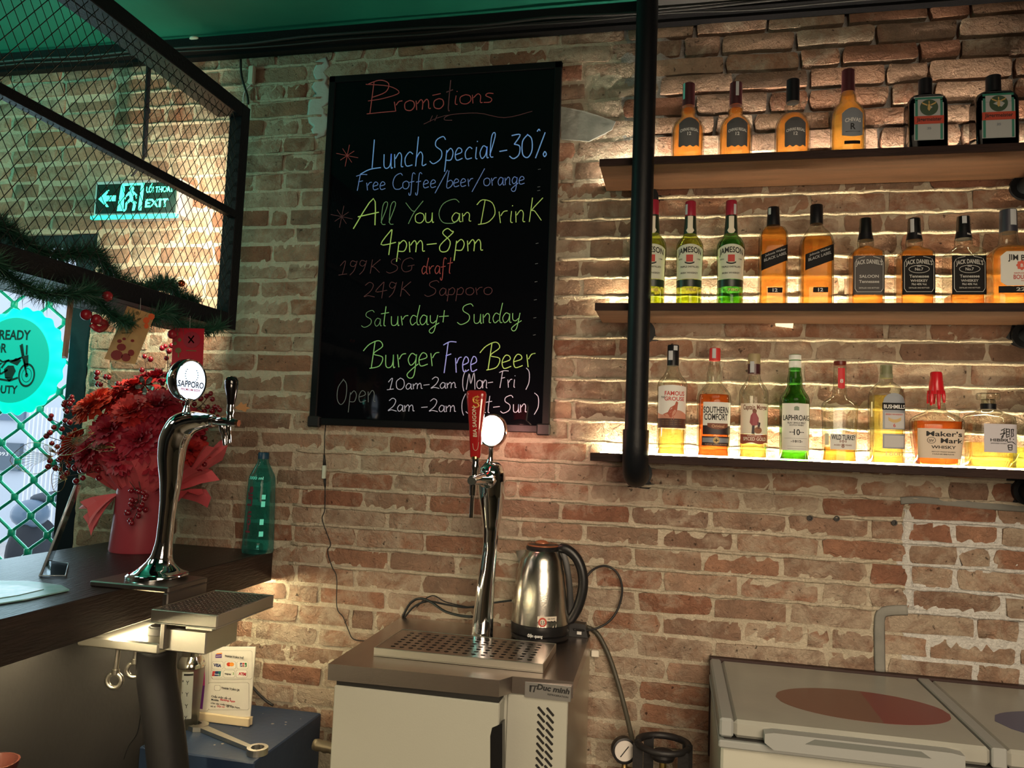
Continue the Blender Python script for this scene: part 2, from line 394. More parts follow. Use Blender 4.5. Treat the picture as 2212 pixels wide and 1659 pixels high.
mb.tube(p, [(.0018, .015 + rr.uniform(-.006, .007)) for _ in p], 6); mb.build('filler_seam', MMORT, wall, smooth=True)
mb = MB(); p = [W(690 + rr.uniform(-9, 9), y, -.004) for y in range(128, 300, 14)]
mb.tube(p, [(.002, .028 + rr.uniform(-.012, .012)) for _ in p], 8)
mb.build('filler_seam', mat('pale_cement', (.42, .43, .40), .95, bump=1, bscale=35), wall, smooth=True)
mb = MB(); vs_ = [W(1212, 230, -.008), W(1265, 240, -.010), W(1330, 262, -.009), W(1322, 280, -.008), W(1272, 305, -.008), W(1212, 300, -.007)]
mb.prism(vs_, (0, .015, 0)); mb.build('cement_patch', mat('patch_cement', (.20, .21, .19), .95, bump=1, bscale=28, var=(.28, .28, .25)), wall)
MSCR = mat('dark_screw', (.02, .018, .016), .6, .2)
for x, y in ((1749, 1119), (1807, 1120), (1931, 1129)):
    mb = MB(); c = W(x, y, -.004); mb.lathe([(.0085, 0), (.0085, .006), (.005, .006), (.004, .003)], c, (0, -1, 0), 12); mb.build('wall_plug', MSCR, wall, smooth=True, auto=40)
# screw hooks of small cracks are left to the material
MBLK = mat('black_paint', (.004, .004, .005), .55, spec=.2, bump=.25, bscale=150)
MCEIL = mat('ceiling_paint', (.008, .15, .105), .5, bump=.2, bscale=20, var=(.007, .115, .08), vscale=3)
mb = MB(); mb.box(-3.4, 3.3, -4.6, 0.2, 2.95, 3.05); struct(mb.build('ceiling', MCEIL))
mb = MB(); mb.box(-3.4, 3.3, -.085, -.001, 2.906, 2.95); mb.box(-3.4, 3.3, -.045, -.012, 2.896, 2.906); struct(mb.build('trim_1', MBLK))
# dark soffit right of the pipe, set a little lower
mb = MB(); mb.box(-.12, 3.3, -1.6, -.086, 2.915, 2.949); struct(mb.build('trim_2', mat('soffit_grey', (.035, .035, .036), .7, bump=.3, bscale=30)))
mb = MB(); mb.box(-3.4, 3.3, -4.6, .2, -.1, 0); struct(mb.build('floor', mat('floor_tile', (.09, .075, .06), .5, var=(.12, .10, .08))))
MPL = mat('room_plaster', (.16, .12, .09), .8)
mb = MB(); mb.box(-3.4, 3.3, -4.7, -4.6, 0, 2.95); struct(mb.build('wall_front', MPL))
mb = MB(); mb.box(-3.5, -3.4, -4.7, .2, 0, 2.95); struct(mb.build('wall_left', MPL))
mb = MB(); mb.box(3.3, 3.4, -4.7, .2, 0, 2.95); struct(mb.build('wall_right', MPL))
# opening to the street: steel post, header, folding grille
mb = MB(); mb.bbox(-2.275, -2.183, .005, .10, 0, 2.25, .004); mb.box(-3.4, -2.275, .02, .10, 2.20, 2.25); struct(mb.build('door_1', mat('door_post_blue', (.006, .010, .016), .6, spec=.2, bump=.2)))
# ------------------------------------------------------------------ street beyond the door
MPAV = mat('street_paving', (.55, .55, .55), .9, var=(.65, .65, .63))
mb = MB(); mb.box(-14, 4, .2, 14, -.15, -.02); struct(mb.build('ground', MPAV))
HY = 6.0; H0 = W(60, 1000, HY); H0.z = 0
t = thing('house_front', 'pale house front with white railings across the bright street', 'building', H0)
mb = MB(H0); mb.box(-14, 0, HY, HY + .3, -.02, 6); mb.build('wall', mat('pale_render', (.62, .70, .80), .9), t)
mb = MB(H0); a_ = W(-60, 905, HY); c_ = W(60, 860, HY); mb.box(a_.x, c_.x, HY - .04, HY - .002, a_.z, c_.z); mb.build('shop_window', mat('dusk_grey', (.16, .24, .34), .8), t)
mb = MB(H0); a_ = W(-60, 1012, HY); c_ = W(52, 958, HY); mb.box(a_.x, c_.x, HY - .06, HY - .002, a_.z, c_.z); sg = mb.build('sign_panel', mat('awning_grey', (.14, .19, .24), .8), t)
mb = MB(H0); p_ = W(6, 984, HY - .07); lettering(mb, '093', lambda u, v: (p_.x + u, HY - .065, p_.z + v), .045, .16); mb.build('lettering', mat('white_rail', (.9, .92, .95), .5), sg)
MWR = mat('white_rail', (.9, .92, .95), .5)
for i in range(13):
    a_ = W(48 + i * 9.2, 1130, HY - .3); c_ = W(52 + i * 9.2, 880, HY - .3); m_ = W(60 + i * 9.2, 1000, HY - .3); mb = MB(H0); mb.box(m_.x - .009, m_.x + .009, HY - .33, HY - .30, a_.z, c_.z); mb.build('railing_bar', MWR, t)
B0 = W(78, 1095, 2.8); k_ = mpp(B0); B0.z = 0
t = thing('parked_motorbike', 'dark motorbike parked on the street behind the grille, seen from behind', 'motorbike', B0)
bz = W(78, 1095, 2.8).z
mb = MB(); mb.lathe([(.26, -.04), (.28, 0), (.26, .04)], (0, 0, bz - .35), (1, .15, 0), 24); mb.build('wheel', mat('tyre', (.03, .035, .045), .7), t, True)
mb = MB(); mb.ball((0, -.05, bz - .05), 34 * k_, 14, 9, sc=(1, 1.2, .9)); mb.build('body', mat('bike_body', (.12, .20, .30), .35, coat=.6), t, True)
mb = MB(); mb.ball((.0, .1, bz + 18 * k_), 24 * k_, 12, 7, sc=(1, 1.6, .5)); mb.build('seat', mat('bike_seat', (.06, .08, .11), .6), t, True)
mb = MB(); mb.tube([(-.26, .3, bz + .06), (-.1, .35, bz + .1), (.1, .35, bz + .1), (.26, .3, bz + .06)], .014); mb.build('handlebar', mat('tyre'), t, True)
# folding grille in the doorway: wavy bars joined by clips
MGR = mat('green_enamel', (.005, .36, .24), .4, coat=.2)
t = thing('folding_grille', 'green folding metal grille of wavy bars across the doorway', 'grille', (-2.75, .05, 0))
cw, ch = .163, .137; gx0 = W(31, 658, .05).x; gz0 = W(31, 658, .05).z
for c in range(-4, 5):
    xc = gx0 + c * cw / 2 * 1.0
    if not -3.3 < xc < -2.27: continue
for c in range(-10, 11):      # gap between neighbouring node columns; each bar swings half a cell
    xm = gx0 + c * cw / 2 + cw / 4
    if not -3.3 < xm < -2.27: continue
    for r in (0,):
        pts = []
        z = gz0 - 14 * ch; k = 0
        while z < 2.2:
            ph = (c + k) % 2
            x = xm + (cw / 4 - .006) * (1 if ph else -1)
            pts += [(x + 2.75, 0, z - .009), (x + 2.75, 0, z + .009)]
            z += ch / 2; k += 1
        pts = [p for p in pts if p[2] > .02]
        mb = MB(); mb.tube(catmull(pts, 4), .0066, 7); mb.build('wavy_bar', MGR, t, True)
for c in range(-10, 11):
    xc = gx0 + c * cw / 2
    if not -3.3 < xc < -2.26: continue
    z = gz0 - 14 * ch; k = 0
    while z < 2.15:
        if (c + k) % 2 == 0 and z > .9:
            mb = MB(); mb.tube([(xc + 2.75, 0, z - .014), (xc + 2.75, 0, z - .011), (xc + 2.75, 0, z + .011), (xc + 2.75, 0, z + .014)], [(.010, .013), (.012, .016), (.012, .016), (.010, .013)], 8); mb.build('clip', MGR, t, True)
        z += ch / 2; k += 1
# bottle-cap sign hanging in the doorway
c0 = W(42, 780, -.035); R = abs(W(140, 780, -.035).x - c0.x)
t = thing('bottle_cap_sign', 'glowing green bottle-cap shaped sign with a motorcycle and READY FOR DUTY', 'sign', c0)
mb = MB(); n = 168; R1 = []; R2 = []; R3 = []; R4 = []
for i in range(n):
    a = 2 * math.pi * i / n; r = R * (1 + .028 * math.cos(21 * a)); q = (math.cos(a), math.sin(a))
    R1.append((q[0] * R * .80, -.030, q[1] * R * .80)); R2.append((q[0] * R * .86, -.028, q[1] * R * .86)); R3.append((q[0] * r, -.004, q[1] * r)); R4.append((q[0] * r, .002, q[1] * r))
mb.rings([R1, R2, R3, R4]); mb.build('cap_shell', mat('sign_glow', (.0, .5, .38), .5, emis=(.0, 1.0, .72), estr=.95), t, True, auto=40)
mb = MB(); mb.add([(math.cos(2 * math.pi * i / 64) * R * .80, -.0312, math.sin(2 * math.pi * i / 64) * R * .80) for i in range(64)], [tuple(range(64))[::-1]])
MSF = mat('sign_face', (.0, .20, .15), .5, emis=(.0, .55, .40), estr=.75)
mb.build('face', MSF, t)
# the face is 195 px across the whole sign; drawn on it in flat print
PX = R / 98.0
MINK = mat('sign_ink', (.003, .03, .025), .7)
def sp(px, py, y=-.033): return (((px - 42) * PX), y, (780 - py) * PX)
mb = MB()
for s_, x, y, h, w_ in (('READY', 43, 742, 17, 68), ('FOR', 8, 766, 16, 40), ('DUTY', 34, 841, 14, 50)):
    lettering(mb, s_, lambda u, v, x=x, y=y: (sp(x, y)[0] + u, -.0325, sp(x, y)[2] + v), h * PX, w_ * PX, bold=.03)
mb.build('lettering', MINK, t)
mb = MB()
def ringm(mb, cx, cy, r, w_):
    n = 28; a = [sp(cx + (r) * math.cos(2 * math.pi * i / n) * .82, cy + r * math.sin(2 * math.pi * i / n)) for i in range(n)]; b = [sp(cx + (r - w_) * math.cos(2 * math.pi * i / n) * .82, cy + (r - w_) * math.sin(2 * math.pi * i / n)) for i in range(n)]
    mb.add(a + b, [(i, (i + 1) % n, n + (i + 1) % n, n + i) for i in range(n)])
ringm(mb, 76, 807, 22, 4); ringm(mb, 76, 807, 13, 1.2); ringm(mb, 76, 807, 4, 4); ringm(mb, 2, 803, 21, 4)
for seg in ([(57, 752), (62, 768), (70, 788), (76, 806)], [(50, 780), (64, 774)], [(20, 795), (30, 782), (46, 781), (60, 776)], [(12, 779), (22, 784), (36, 780)], [(14, 815), (40, 818), (58, 812)], [(60, 750), (66, 772)], [(71, 752), (72, 770)], [(0, 800), (20, 806), (34, 798)]):
    for a, b in zip(seg, seg[1:]):
        A = Vector(sp(*a)); B = Vector(sp(*b)); d = (B - A).normalized(); nn = Vector((-d.z, 0, d.x)) * 1.9 * PX
        mb.add([A - nn, B - nn, B + nn, A + nn], [(0, 1, 2, 3)])
for poly in ([(26, 797), (34, 790), (46, 790), (52, 800), (46, 812), (30, 814)], [(36, 784), (50, 776), (62, 780), (54, 790)], [(66, 772), (76, 770), (78, 790), (70, 796)], [(8, 784), (22, 786), (14, 792)], [(30, 812), (48, 812), (40, 820)]):
    mb.add([sp(*p) for p in poly], [tuple(range(len(poly)))[::-1]])
mb.build('motorcycle_print', MINK, t)
# ------------------------------------------------------------------ chalkboard
q = [W(668, 921, -.03), W(1194, 931, -.03), W(1212, 130, -.03), W(712, 165, -.03)]
O = Vector(((q[0].x + q[1].x) / 2, 0, 1.545)); t = thing('chalkboard', 'black writing board with neon chalk promotions hung on the brick wall', 'chalkboard', O)
MBF = mat('board_frame', (.004, .004, .005), .4, spec=.25, bump=.1, bscale=200)
MBD = mat('board_glass', (.0025, .003, .0045), .05, spec=.35)
xl, xr, zb_, zt_ = -1.258 + .012, -.392 - .012, 1.548, 2.797
mb = MB(O)
fw = .024
mb.bbox(xl, xr, -.030, -.0115, zb_, zb_ + fw, .002); mb.bbox(xl, xr, -.030, -.0115, zt_ - fw, zt_, .002); mb.bbox(xl, xl + fw, -.030, -.0115, zb_, zt_, .002); mb.bbox(xr - fw, xr, -.030, -.0115, zb_, zt_, .002)
mb.build('frame', MBF, t)
mb = MB(O); mb.box(xl + .01, xr - .01, -.0245, -.0125, zb_ + .01, zt_ - .01); mb.build('board_panel', MBD, t)
for (a, b) in ((xl, zb_), (xr - .036, zb_)):
    mb = MB(O); mb.bbox(a - .004, a + .040, -.036, -.012, b - .008, b + .030, .004); mb.build('corner_cap', mat('corner_plastic', (.012, .011, .012), .4), t)
# handwriting: single stroke letters, x-height .5, cap 1
G = {
'P': '.12,0 .2,1|.0,.93 .35,1.02 .62,.88 .55,.62 .16,.5', 'r': '.05,.48 .12,0|.12,.3 .22,.47 .36,.5', 'o': '.22,.5 .04,.38 .06,.08 .26,.0 .4,.18 .36,.42 .2,.5', 'm': '.02,.46 .06,0|.07,.3 .2,.5 .28,.36 .27,0|.28,.3 .42,.5 .5,.36 .52,.06 .6,.05',
't': '.2,1 .14,.1 .22,0|.0,.62 .34,.68', 'i': '.1,.48 .08,.06 .16,0|.12,.68 .13,.72', 'n': '.02,.46 .05,0|.06,.3 .2,.5 .3,.38 .3,.05 .38,.02', 's': '.32,.46 .14,.5 .06,.38 .26,.2 .22,.02 .0,.02',
'L': '.14,1 .1,.04|-.35,-.14 .0,.0 .45,.04', 'u': '.04,.48 .06,.08 .18,0 .3,.12 .32,.48|.32,.48 .34,.02 .4,.02', 'c': '.34,.42 .2,.5 .04,.3 .1,.04 .34,.06', 'h': '.1,1 .04,0|.05,.28 .2,.48 .3,.34 .3,.02 .46,.06',
'S': '.62,.88 .5,1.02 .22,.9 .2,.66 .46,.44 .44,.14 .14,-.04 -.04,.08', 'p': '.06,.46 .0,-.4|.05,.34 .22,.52 .34,.34 .26,.06 .04,.06', 'e': '.04,.24 .3,.32 .28,.46 .14,.5 .03,.28 .1,.02 .36,.08', 'a': '.32,.42 .16,.5 .03,.24 .12,.0 .28,.14 .33,.46|.33,.46 .34,.04 .42,.02',
'l': '.04,.1 .24,.84 .18,1.0 .08,.8 .06,.1 .2,.02', '-': '.0,.32 .36,.36', '3': '.06,.98 .46,1.0 .2,.6|.2,.6 .46,.5 .44,.14 .2,-.02 .0,.1', '0': '.3,1 .06,.7 .1,.14 .34,.0 .52,.3 .48,.8 .26,1.0', '%': '.5,1.05 .1,-.05|.12,1.1 .2,1.2 .26,1.12|.45,.1 .52,.22 .6,.1 .52,.0 .45,.1',
'F': '.24,1 .1,0|.0,.92 .32,1.02 .66,1.0|.14,.56 .42,.62', 'C': '.6,.86 .46,1.0 .16,.82 .04,.4 .16,.04 .44,.0 .6,.12', 'f': '.34,.9 .24,1.0 .16,.8 .12,-.3 .02,-.4 .0,-.26|.0,.4 .3,.46', '/': '.6,1.1 -.1,-.35', 'b': '.14,1.05 .04,.02 .28,.02 .4,.26 .28,.44 .06,.34', 'g': '.32,.42 .16,.5 .04,.28 .14,.06 .3,.2 .34,.46|.34,.46 .28,-.3 .12,-.42 .02,-.28 .2,-.08 .42,.1',
'A': '-.12,-.1 .44,1.0 .52,0|.0,.34 .62,.48', 'Y': '.0,.94 .22,.6 .34,.56|.6,1.0 .3,.5 .12,.02', 'D': '.3,1 .18,0|.0,.8 .2,1.0 .56,.86 .68,.4 .44,.06 .08,-.02', 'K': '.2,1 .12,0|.58,.98 .2,.5 .3,.44 .56,.04', '4': '.36,1.0 .0,.36 .54,.44|.38,1.0 .3,-.1', '8': '.44,.86 .26,1.0 .1,.8 .38,.44 .3,.04 .06,.02 .04,.3 .46,.8 .44,.88',
'1': '.0,.66 .24,1.0 .12,.04|-.06,.0 .34,.06', '9': '.36,.86 .14,.98 .06,.7 .22,.56 .36,.8|.38,.96 .26,.3 .06,-.04', 'G': '.6,.86 .44,1.0 .14,.8 .06,.3 .22,.0 .5,.1 .54,.4|.34,.4 .66,.46', 'd': '.3,.42 .14,.5 .03,.24 .12,.0 .28,.14|.42,1.02 .32,.3 .36,.02 .44,.02', '2': '.04,.8 .24,1.0 .42,.82 .3,.4 .0,.04 .2,.1 .5,.0',
'y': '.04,.48 .06,.16 .18,.08 .3,.2|.36,.48 .24,-.3 .1,-.44 .02,-.3 .2,-.1 .44,.08', '+': '.22,.72 .18,.1|.0,.4 .42,.42', 'B': '.3,1 .2,0|-.12,.66 .1,.9 .44,1.02 .58,.8 .26,.54 .6,.4 .5,.08 .14,.0', 'O': '.3,1.05 .06,.7 .04,.2 .22,-.05 .42,.2 .44,.8 .26,1.05', 'M': '.0,-.05 .16,.9 .3,.3 .5,.95 .62,-.05', '(': '.2,1.15 .04,.7 .04,.2 .14,-.15', ')': '.0,1.15 .22,.9 .24,.3 .04,-.15', ' ': '', '"': '.1,1 .0,.4|.3,1 .2,.4', '~': '.4,.9 .2,.7 .2,.4 .5,.3', 'w': '.0,.45 .1,0 .2,.4 .32,0 .42,.45', 'z': '.0,.45 .35,.45 .0,.02 .38,.0'}
ADV = {'m': .66, 'S': .62, 'L': .5, 'P': .6, 'F': .6, 'C': .6, 'A': .66, 'Y': .5, 'D': .78, 'K': .6, 'G': .7, 'B': .66, '0': .6, '3': .54, '%': .6, ' ': .34, 'i': .22, 'l': .26, '4': .6, '8': .56, '1': .42, '9': .46, '2': .52, 'M': .7, 'O': .56, '/': .56, '(': .3, ')': .3, '-': .46, '+': .5, 'w': .5}
def write(name, s, x0, y0, x1, y1, h, m, wpx=2.6, extra=()):
    """s along the line from pixel (x0,y0) to (x1,y1) on the board, cap height h pixels"""
    mb = MB(O); tot = sum(ADV.get(c, .42) for c in s); u = 0; rr = random.Random(s)
    for c in s:
        for st in G[c].split('|'):
            if not st: continue
            pts = [tuple(map(float, p.split(','))) for p in st.split()]
            P3 = []
            for a, b in pts:
                k = (u + a) / tot; px = x0 + (x1 - x0) * k + (b * h) * .045; py = y0 + (y1 - y0) * k - b * h
                P3.append(W(px, py, -.0262))
            ribbon(mb, catmull(P3, 4) if len(P3) > 2 else P3, wpx)
        u += ADV.get(c, .42) + rr.uniform(-.02, .02)
    for st in extra: ribbon(mb, catmull([W(a, b, -.0262) for a, b in st], 4), wpx * .8)
    return mb.build(name, m, t)
def ribbon(mb, P, wpx):
    wd_ = wpx * .00108 / 2
    L_ = []; R_ = []
    for i, p in enumerate(P):
        d = P[min(i + 1, len(P) - 1)] - P[max(i - 1, 0)]
        if d.length < 1e-6: d = Vector((1, 0, 0))
        d.normalize(); n = Vector((-d.z, 0, d.x)) * wd_
        L_.append(p + n); R_.append(p - n)
    n = len(P); back = Vector((0, .0012, 0))
    mb.add(L_ + R_ + [p + back for p in L_] + [p + back for p in R_], [(i, i + 1, n + i + 1, n + i) for i in range(n - 1)] + [(i, 2 * n + i, 2 * n + i + 1, i + 1) for i in range(n - 1)] + [(n + i, n + i + 1, 3 * n + i + 1, 3 * n + i) for i in range(n - 1)])
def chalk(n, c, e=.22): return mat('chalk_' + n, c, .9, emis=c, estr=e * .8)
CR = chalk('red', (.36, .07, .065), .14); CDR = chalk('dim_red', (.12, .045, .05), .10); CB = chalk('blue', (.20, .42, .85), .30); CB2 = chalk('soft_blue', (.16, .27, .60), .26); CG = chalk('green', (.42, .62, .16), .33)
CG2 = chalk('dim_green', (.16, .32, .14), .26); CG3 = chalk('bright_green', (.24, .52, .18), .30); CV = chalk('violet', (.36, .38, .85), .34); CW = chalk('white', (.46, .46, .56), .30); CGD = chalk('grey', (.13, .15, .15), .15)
write('chalk_writing', 'P', 790, 246, 835, 240, 68, CR, 2.6, [[(790, 182), (840, 186), (862, 200), (830, 212), (795, 218)], [(792, 246), (830, 242), (855, 240)]])
write('chalk_writing', 'romo', 848, 241, 956, 234, 44, CR, 2.8, [[(934, 206), (952, 202)]])
write('chalk_writing', 't', 962, 240, 980, 238, 66, CDR, 3)
write('chalk_writing', 'ions', 978, 226, 1072, 220, 40, CR, 2.4)
write('chalk_writing', '"~', 928, 270, 972, 266, 20, CDR, 2, [[(915, 268), (960, 250), (1030, 244), (1090, 254), (1150, 240)]])
write('chalk_writing', 'Lunch', 798, 366, 918, 358, 64, CB, 2.8)
write('chalk_writing', 'Special', 930, 352, 1066, 340, 54, CB, 2.8)
write('chalk_writing', '-30%', 1078, 343, 1180, 338, 50, CB, 3.2)
write('chalk_writing', 'Free Coffee/beer/orange', 768, 412, 1134, 398, 34, CB2, 2.2)
write('chalk_writing', 'A', 772, 488, 820, 486, 58, CG, 3.2)
write('chalk_writing', 'll Y', 820, 486, 905, 484, 50, CG2, 2)
write('chalk_writing', 'ou', 895, 482, 938, 480, 44, CG, 2.4)
write('chalk_writing', 'C', 944, 482, 990, 482, 52, CG2, 2)
write('chalk_writing', 'an', 974, 480, 1020, 478, 40, CG, 2.4)
write('chalk_writing', 'DrinK', 1028, 484, 1172, 478, 52, CG, 2.4)
write('chalk_writing', '4pm-8pm', 822, 546, 1048, 542, 50, CG, 2.8)
write('chalk_writing', '199K SG', 734, 594, 898, 586, 30, CDR, 1.8)
write('chalk_writing', 'draft', 910, 592, 980, 590, 34, CR, 2.2)
write('chalk_writing', '249K  Sapporo', 786, 642, 1062, 636, 32, CDR, 1.8)
write('chalk_writing', 'Sa', 782, 706, 824, 704, 34, CG2, 1.8)
write('chalk_writing', 'turday+ Sunday', 822, 704, 1124, 696, 42, CG3, 2.2)
write('chalk_writing', 'Burger', 790, 796, 952, 790, 58, CG3, 2.6)
write('chalk_writing', 'Free', 955, 806, 1034, 803, 66, CV, 2.8)
write('chalk_writing', 'Beer', 1042, 800, 1158, 792, 58, CG, 2.6)
write('chalk_writing', 'Open', 726, 872, 812, 868, 50, CGD, 2)
write('chalk_writing', '10am-2am', 838, 842, 988, 838, 25, CW, 2.2)
write('chalk_writing', '(Mon- Fri  )', 998, 840, 1146, 836, 36, CW, 2.2)
write('chalk_writing', '2am -2am', 838, 888, 988, 890, 28, CW, 2.2)
write('chalk_writing', '(Sat-Sun )', 996, 892, 1166, 890, 36, CW, 2.2)
for cx_, cy_ in ((750, 336), (738, 468)):
    mb = MB(O)
    for a in range(8):
        r = 24 if a % 2 == 0 else 18; an = a * math.pi / 4 + .2
        ribbon(mb, [W(cx_, cy_, -.0262), W(cx_ + r * math.cos(an), cy_ + r * math.sin(an), -.0262)], 1.6)
    mb.build('chalk_star', CR if cy_ < 400 else CDR, t)
mb = MB(O)
for y in (412, 366, 404, 526, 570, 609, 648, 687, 724, 764):
    mb = MB(O); x = 1168 - (y - 366) * .03; ribbon(mb, [W(x - 6, y, -.0262), W(x, y - 1, -.0262)], 1.4); mb.build('chalk_dash', CGD, t)
# ------------------------------------------------------------------ pipe frame and shelves
MPIPE = mat('black_pipe', (.004, .005, .007), .45, 0, spec=.25, bump=.15, bscale=90)
def pipe_frame(x, label, group='black pipe uprights of the shelves'):
    t = thing('shelf_pipe', label, 'pipe', (x, -.30, 1.432), group)
    r = .0315
    mb = MB(); p = [(0, 0, 1.482), (0, 0, .09)] + [(0, .09 - .09 * math.cos(a), .09 - .09 * math.sin(a)) for a in [i * math.pi / 2 / 8 for i in range(1, 9)]]
    mb.tube(p, r, 20); mb.build('upright', MPIPE, t, True, auto=60)
    mb = MB(); mb.tube([(0, .0, .13), (0, 0, .085)] + [(0, .085 - .085 * math.cos(a), .085 - .085 * math.sin(a)) for a in [i * math.pi / 2 / 8 for i in range(1, 9)]] + [(0, .13, 0)], r + .005, 20); mb.build('elbow', MPIPE, t, True, auto=60)
    mb = MB(); mb.cyl((0, .09, 0), (0, .302, 0), r - .004, 20); mb.build('return_pipe', MPIPE, t, True, auto=60)
    mb = MB(); mb.lathe([(.058, 0), (.058, .008), (.040, .012), (.040, .03)], (0, .308, 0), (0, -1, 0), 24); mb.build('wall_flange', MPIPE, t, True, auto=40)
    for z in (.45, .89):
        mb = MB(); mb.cyl((0, .02, z), (0, .302, z), .022, 16); mb.build('side_arm', MPIPE, t, True, auto=60)
        mb = MB(); mb.lathe([(.055, 0), (.055, .007), (.038, .011), (.038, .028)], (0, .308, z), (0, -1, 0), 24); mb.build('wall_flange', MPIPE, t, True, auto=40)
    return t
pipe_frame(-.112, 'black steel pipe upright crossing the left end of the shelves')
pipe_frame(.985, 'black steel pipe upright at the far right edge, mostly out of the picture')
MSHT = mat('dark_shelf_wood', (.016, .008, .007), .6, spec=.15, bump=.3, bscale=40, stretch=(1, 8, 8), var=(.028, .014, .011))
MSHW = mat('shelf_wood', (.055, .026, .014), .6, spec=.2, bump=.25, bscale=40, stretch=(1, 10, 10), var=(.080, .038, .020), vscale=5)
MLED = mat('led_warm', (1, .9, .7), .5, emis=(1, .83, .52), estr=230)
MLED1 = mat('led_top', (1, .9, .7), .5, emis=(1, .86, .66), estr=240)
SHZ = [2.372, 1.9345, 1.492]; SHX0 = -.245
for i, z in enumerate(SHZ):
    nm = ['top', 'middle', 'bottom'][i]
    t = thing('wall_shelf', '%s wooden bottle shelf lit from behind by a warm strip' % nm, 'shelf', (SHX0, 0, z), 'bottle shelves on the brick wall')
    mb = MB(); x1 = 1.30; mb.bbox(0, x1, -.24, -.236, -.023, 0, .001); mb.box(0, x1, -.2355, -.012, -.004, 0); mb.build('dark_top', MSHT, t)
    mb = MB(); mb.box(.002, x1, -.2355, -.0125, -.023, -.0042); mb.build('board', MSHW, t)
    mb = MB(); mb.box(.01, x1, -.043, -.034, .0002, .0045); mb.build('light_strip', MLED1 if i == 0 else MLED, t)
# small clip under the middle shelf
mb = MB(); c = W(1690, 705, -.006); mb.hexa([(c.x - .02, -.012, c.z), (c.x + .03, -.012, c.z - .006), (c.x + .03, -.006, c.z - .006), (c.x - .02, -.006, c.z), (c.x - .024, -.03, c.z + .012), (c.x + .03, -.03, c.z + .012), (c.x + .03, -.006, c.z + .012), (c.x - .024, -.006, c.z + .012)])
tag(mb.build('cable_clip', mat('pale_plastic', (.7, .65, .55), .5)), 'small pale plastic clip on the wall just under the middle shelf', 'clip')
# ------------------------------------------------------------------ bottles
GC = glassy('clear_glass', (.93, .95, .90)); GG = glassy('green_glass', (.22, .52, .18)); GG2 = glassy('olive_glass', (.60, .68, .22)); GDK = glassy('dark_green_glass', (.012, .03, .012))
LA = liquid('amber', (.91, .62, .26)); LO = liquid('orange_amber', (.88, .55, .24)); LY = liquid('pale_gold', (.96, .85, .42)); LR = liquid('red_amber', (.83, .38, .17)); LG = liquid('yellow_green', (.86, .90, .38))
LD = liquid('near_black', (.02, .03, .02))
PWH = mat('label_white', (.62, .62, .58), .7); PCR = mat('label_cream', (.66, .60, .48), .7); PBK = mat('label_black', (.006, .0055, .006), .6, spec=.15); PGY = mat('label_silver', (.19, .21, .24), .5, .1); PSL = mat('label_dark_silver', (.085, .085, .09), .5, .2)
PRD = mat('label_red', (.48, .03, .03), .6); PBR = mat('label_brown', (.16, .05, .025), .6); PGN = mat('label_green', (.02, .16, .11), .6); PIK = mat('print_black', (.012, .012, .012), .7); PRK = mat('print_red', (.42, .05, .04), .7); PGO = mat('print_gold', (.45, .30, .10), .5); PWK = mat('print_white', (.66, .66, .64), .7); PTN = mat('label_tan', (.52, .30, .17), .7); PNV = mat('label_navy', (.02, .025, .06), .5)
CBK = mat('cap_black', (.006, .006, .008), .4, spec=.3); CBW = mat('cap_brown', (.05, .012, .016), .35); CRD = mat('cap_red', (.28, .015, .035), .35); CWX = mat('red_wax', (.50, .012, .02), .25, coat=.4); CWH = mat('cap_white', (.66, .68, .64), .5); CTN = mat('cap_tan', (.30, .24, .13), .5); COL_ = mat('cap_olive', (.20, .20, .12), .5); STP = mat('tax_strip', (.42, .44, .46), .7); STG = mat('tax_strip_green', (.10, .40, .34), .7); CFO = mat('green_black_foil', (.012, .022, .014), .35)
def ss(a, b, n, ph):
    c, s_ = math.cos(ph), math.sin(ph)
    return (a * math.copysign(abs(c) ** (2 / n), c), -b * math.copysign(abs(s_) ** (2 / n), s_))
def interp(tab, t):
    for p, q in zip(tab, tab[1:]):
        if t <= q[0]: k = (t - p[0]) / max(1e-9, q[0] - p[0]); return [a + (b - a) * k for a, b in zip(p, q)][1:]
    return list(tab[-1][1:])
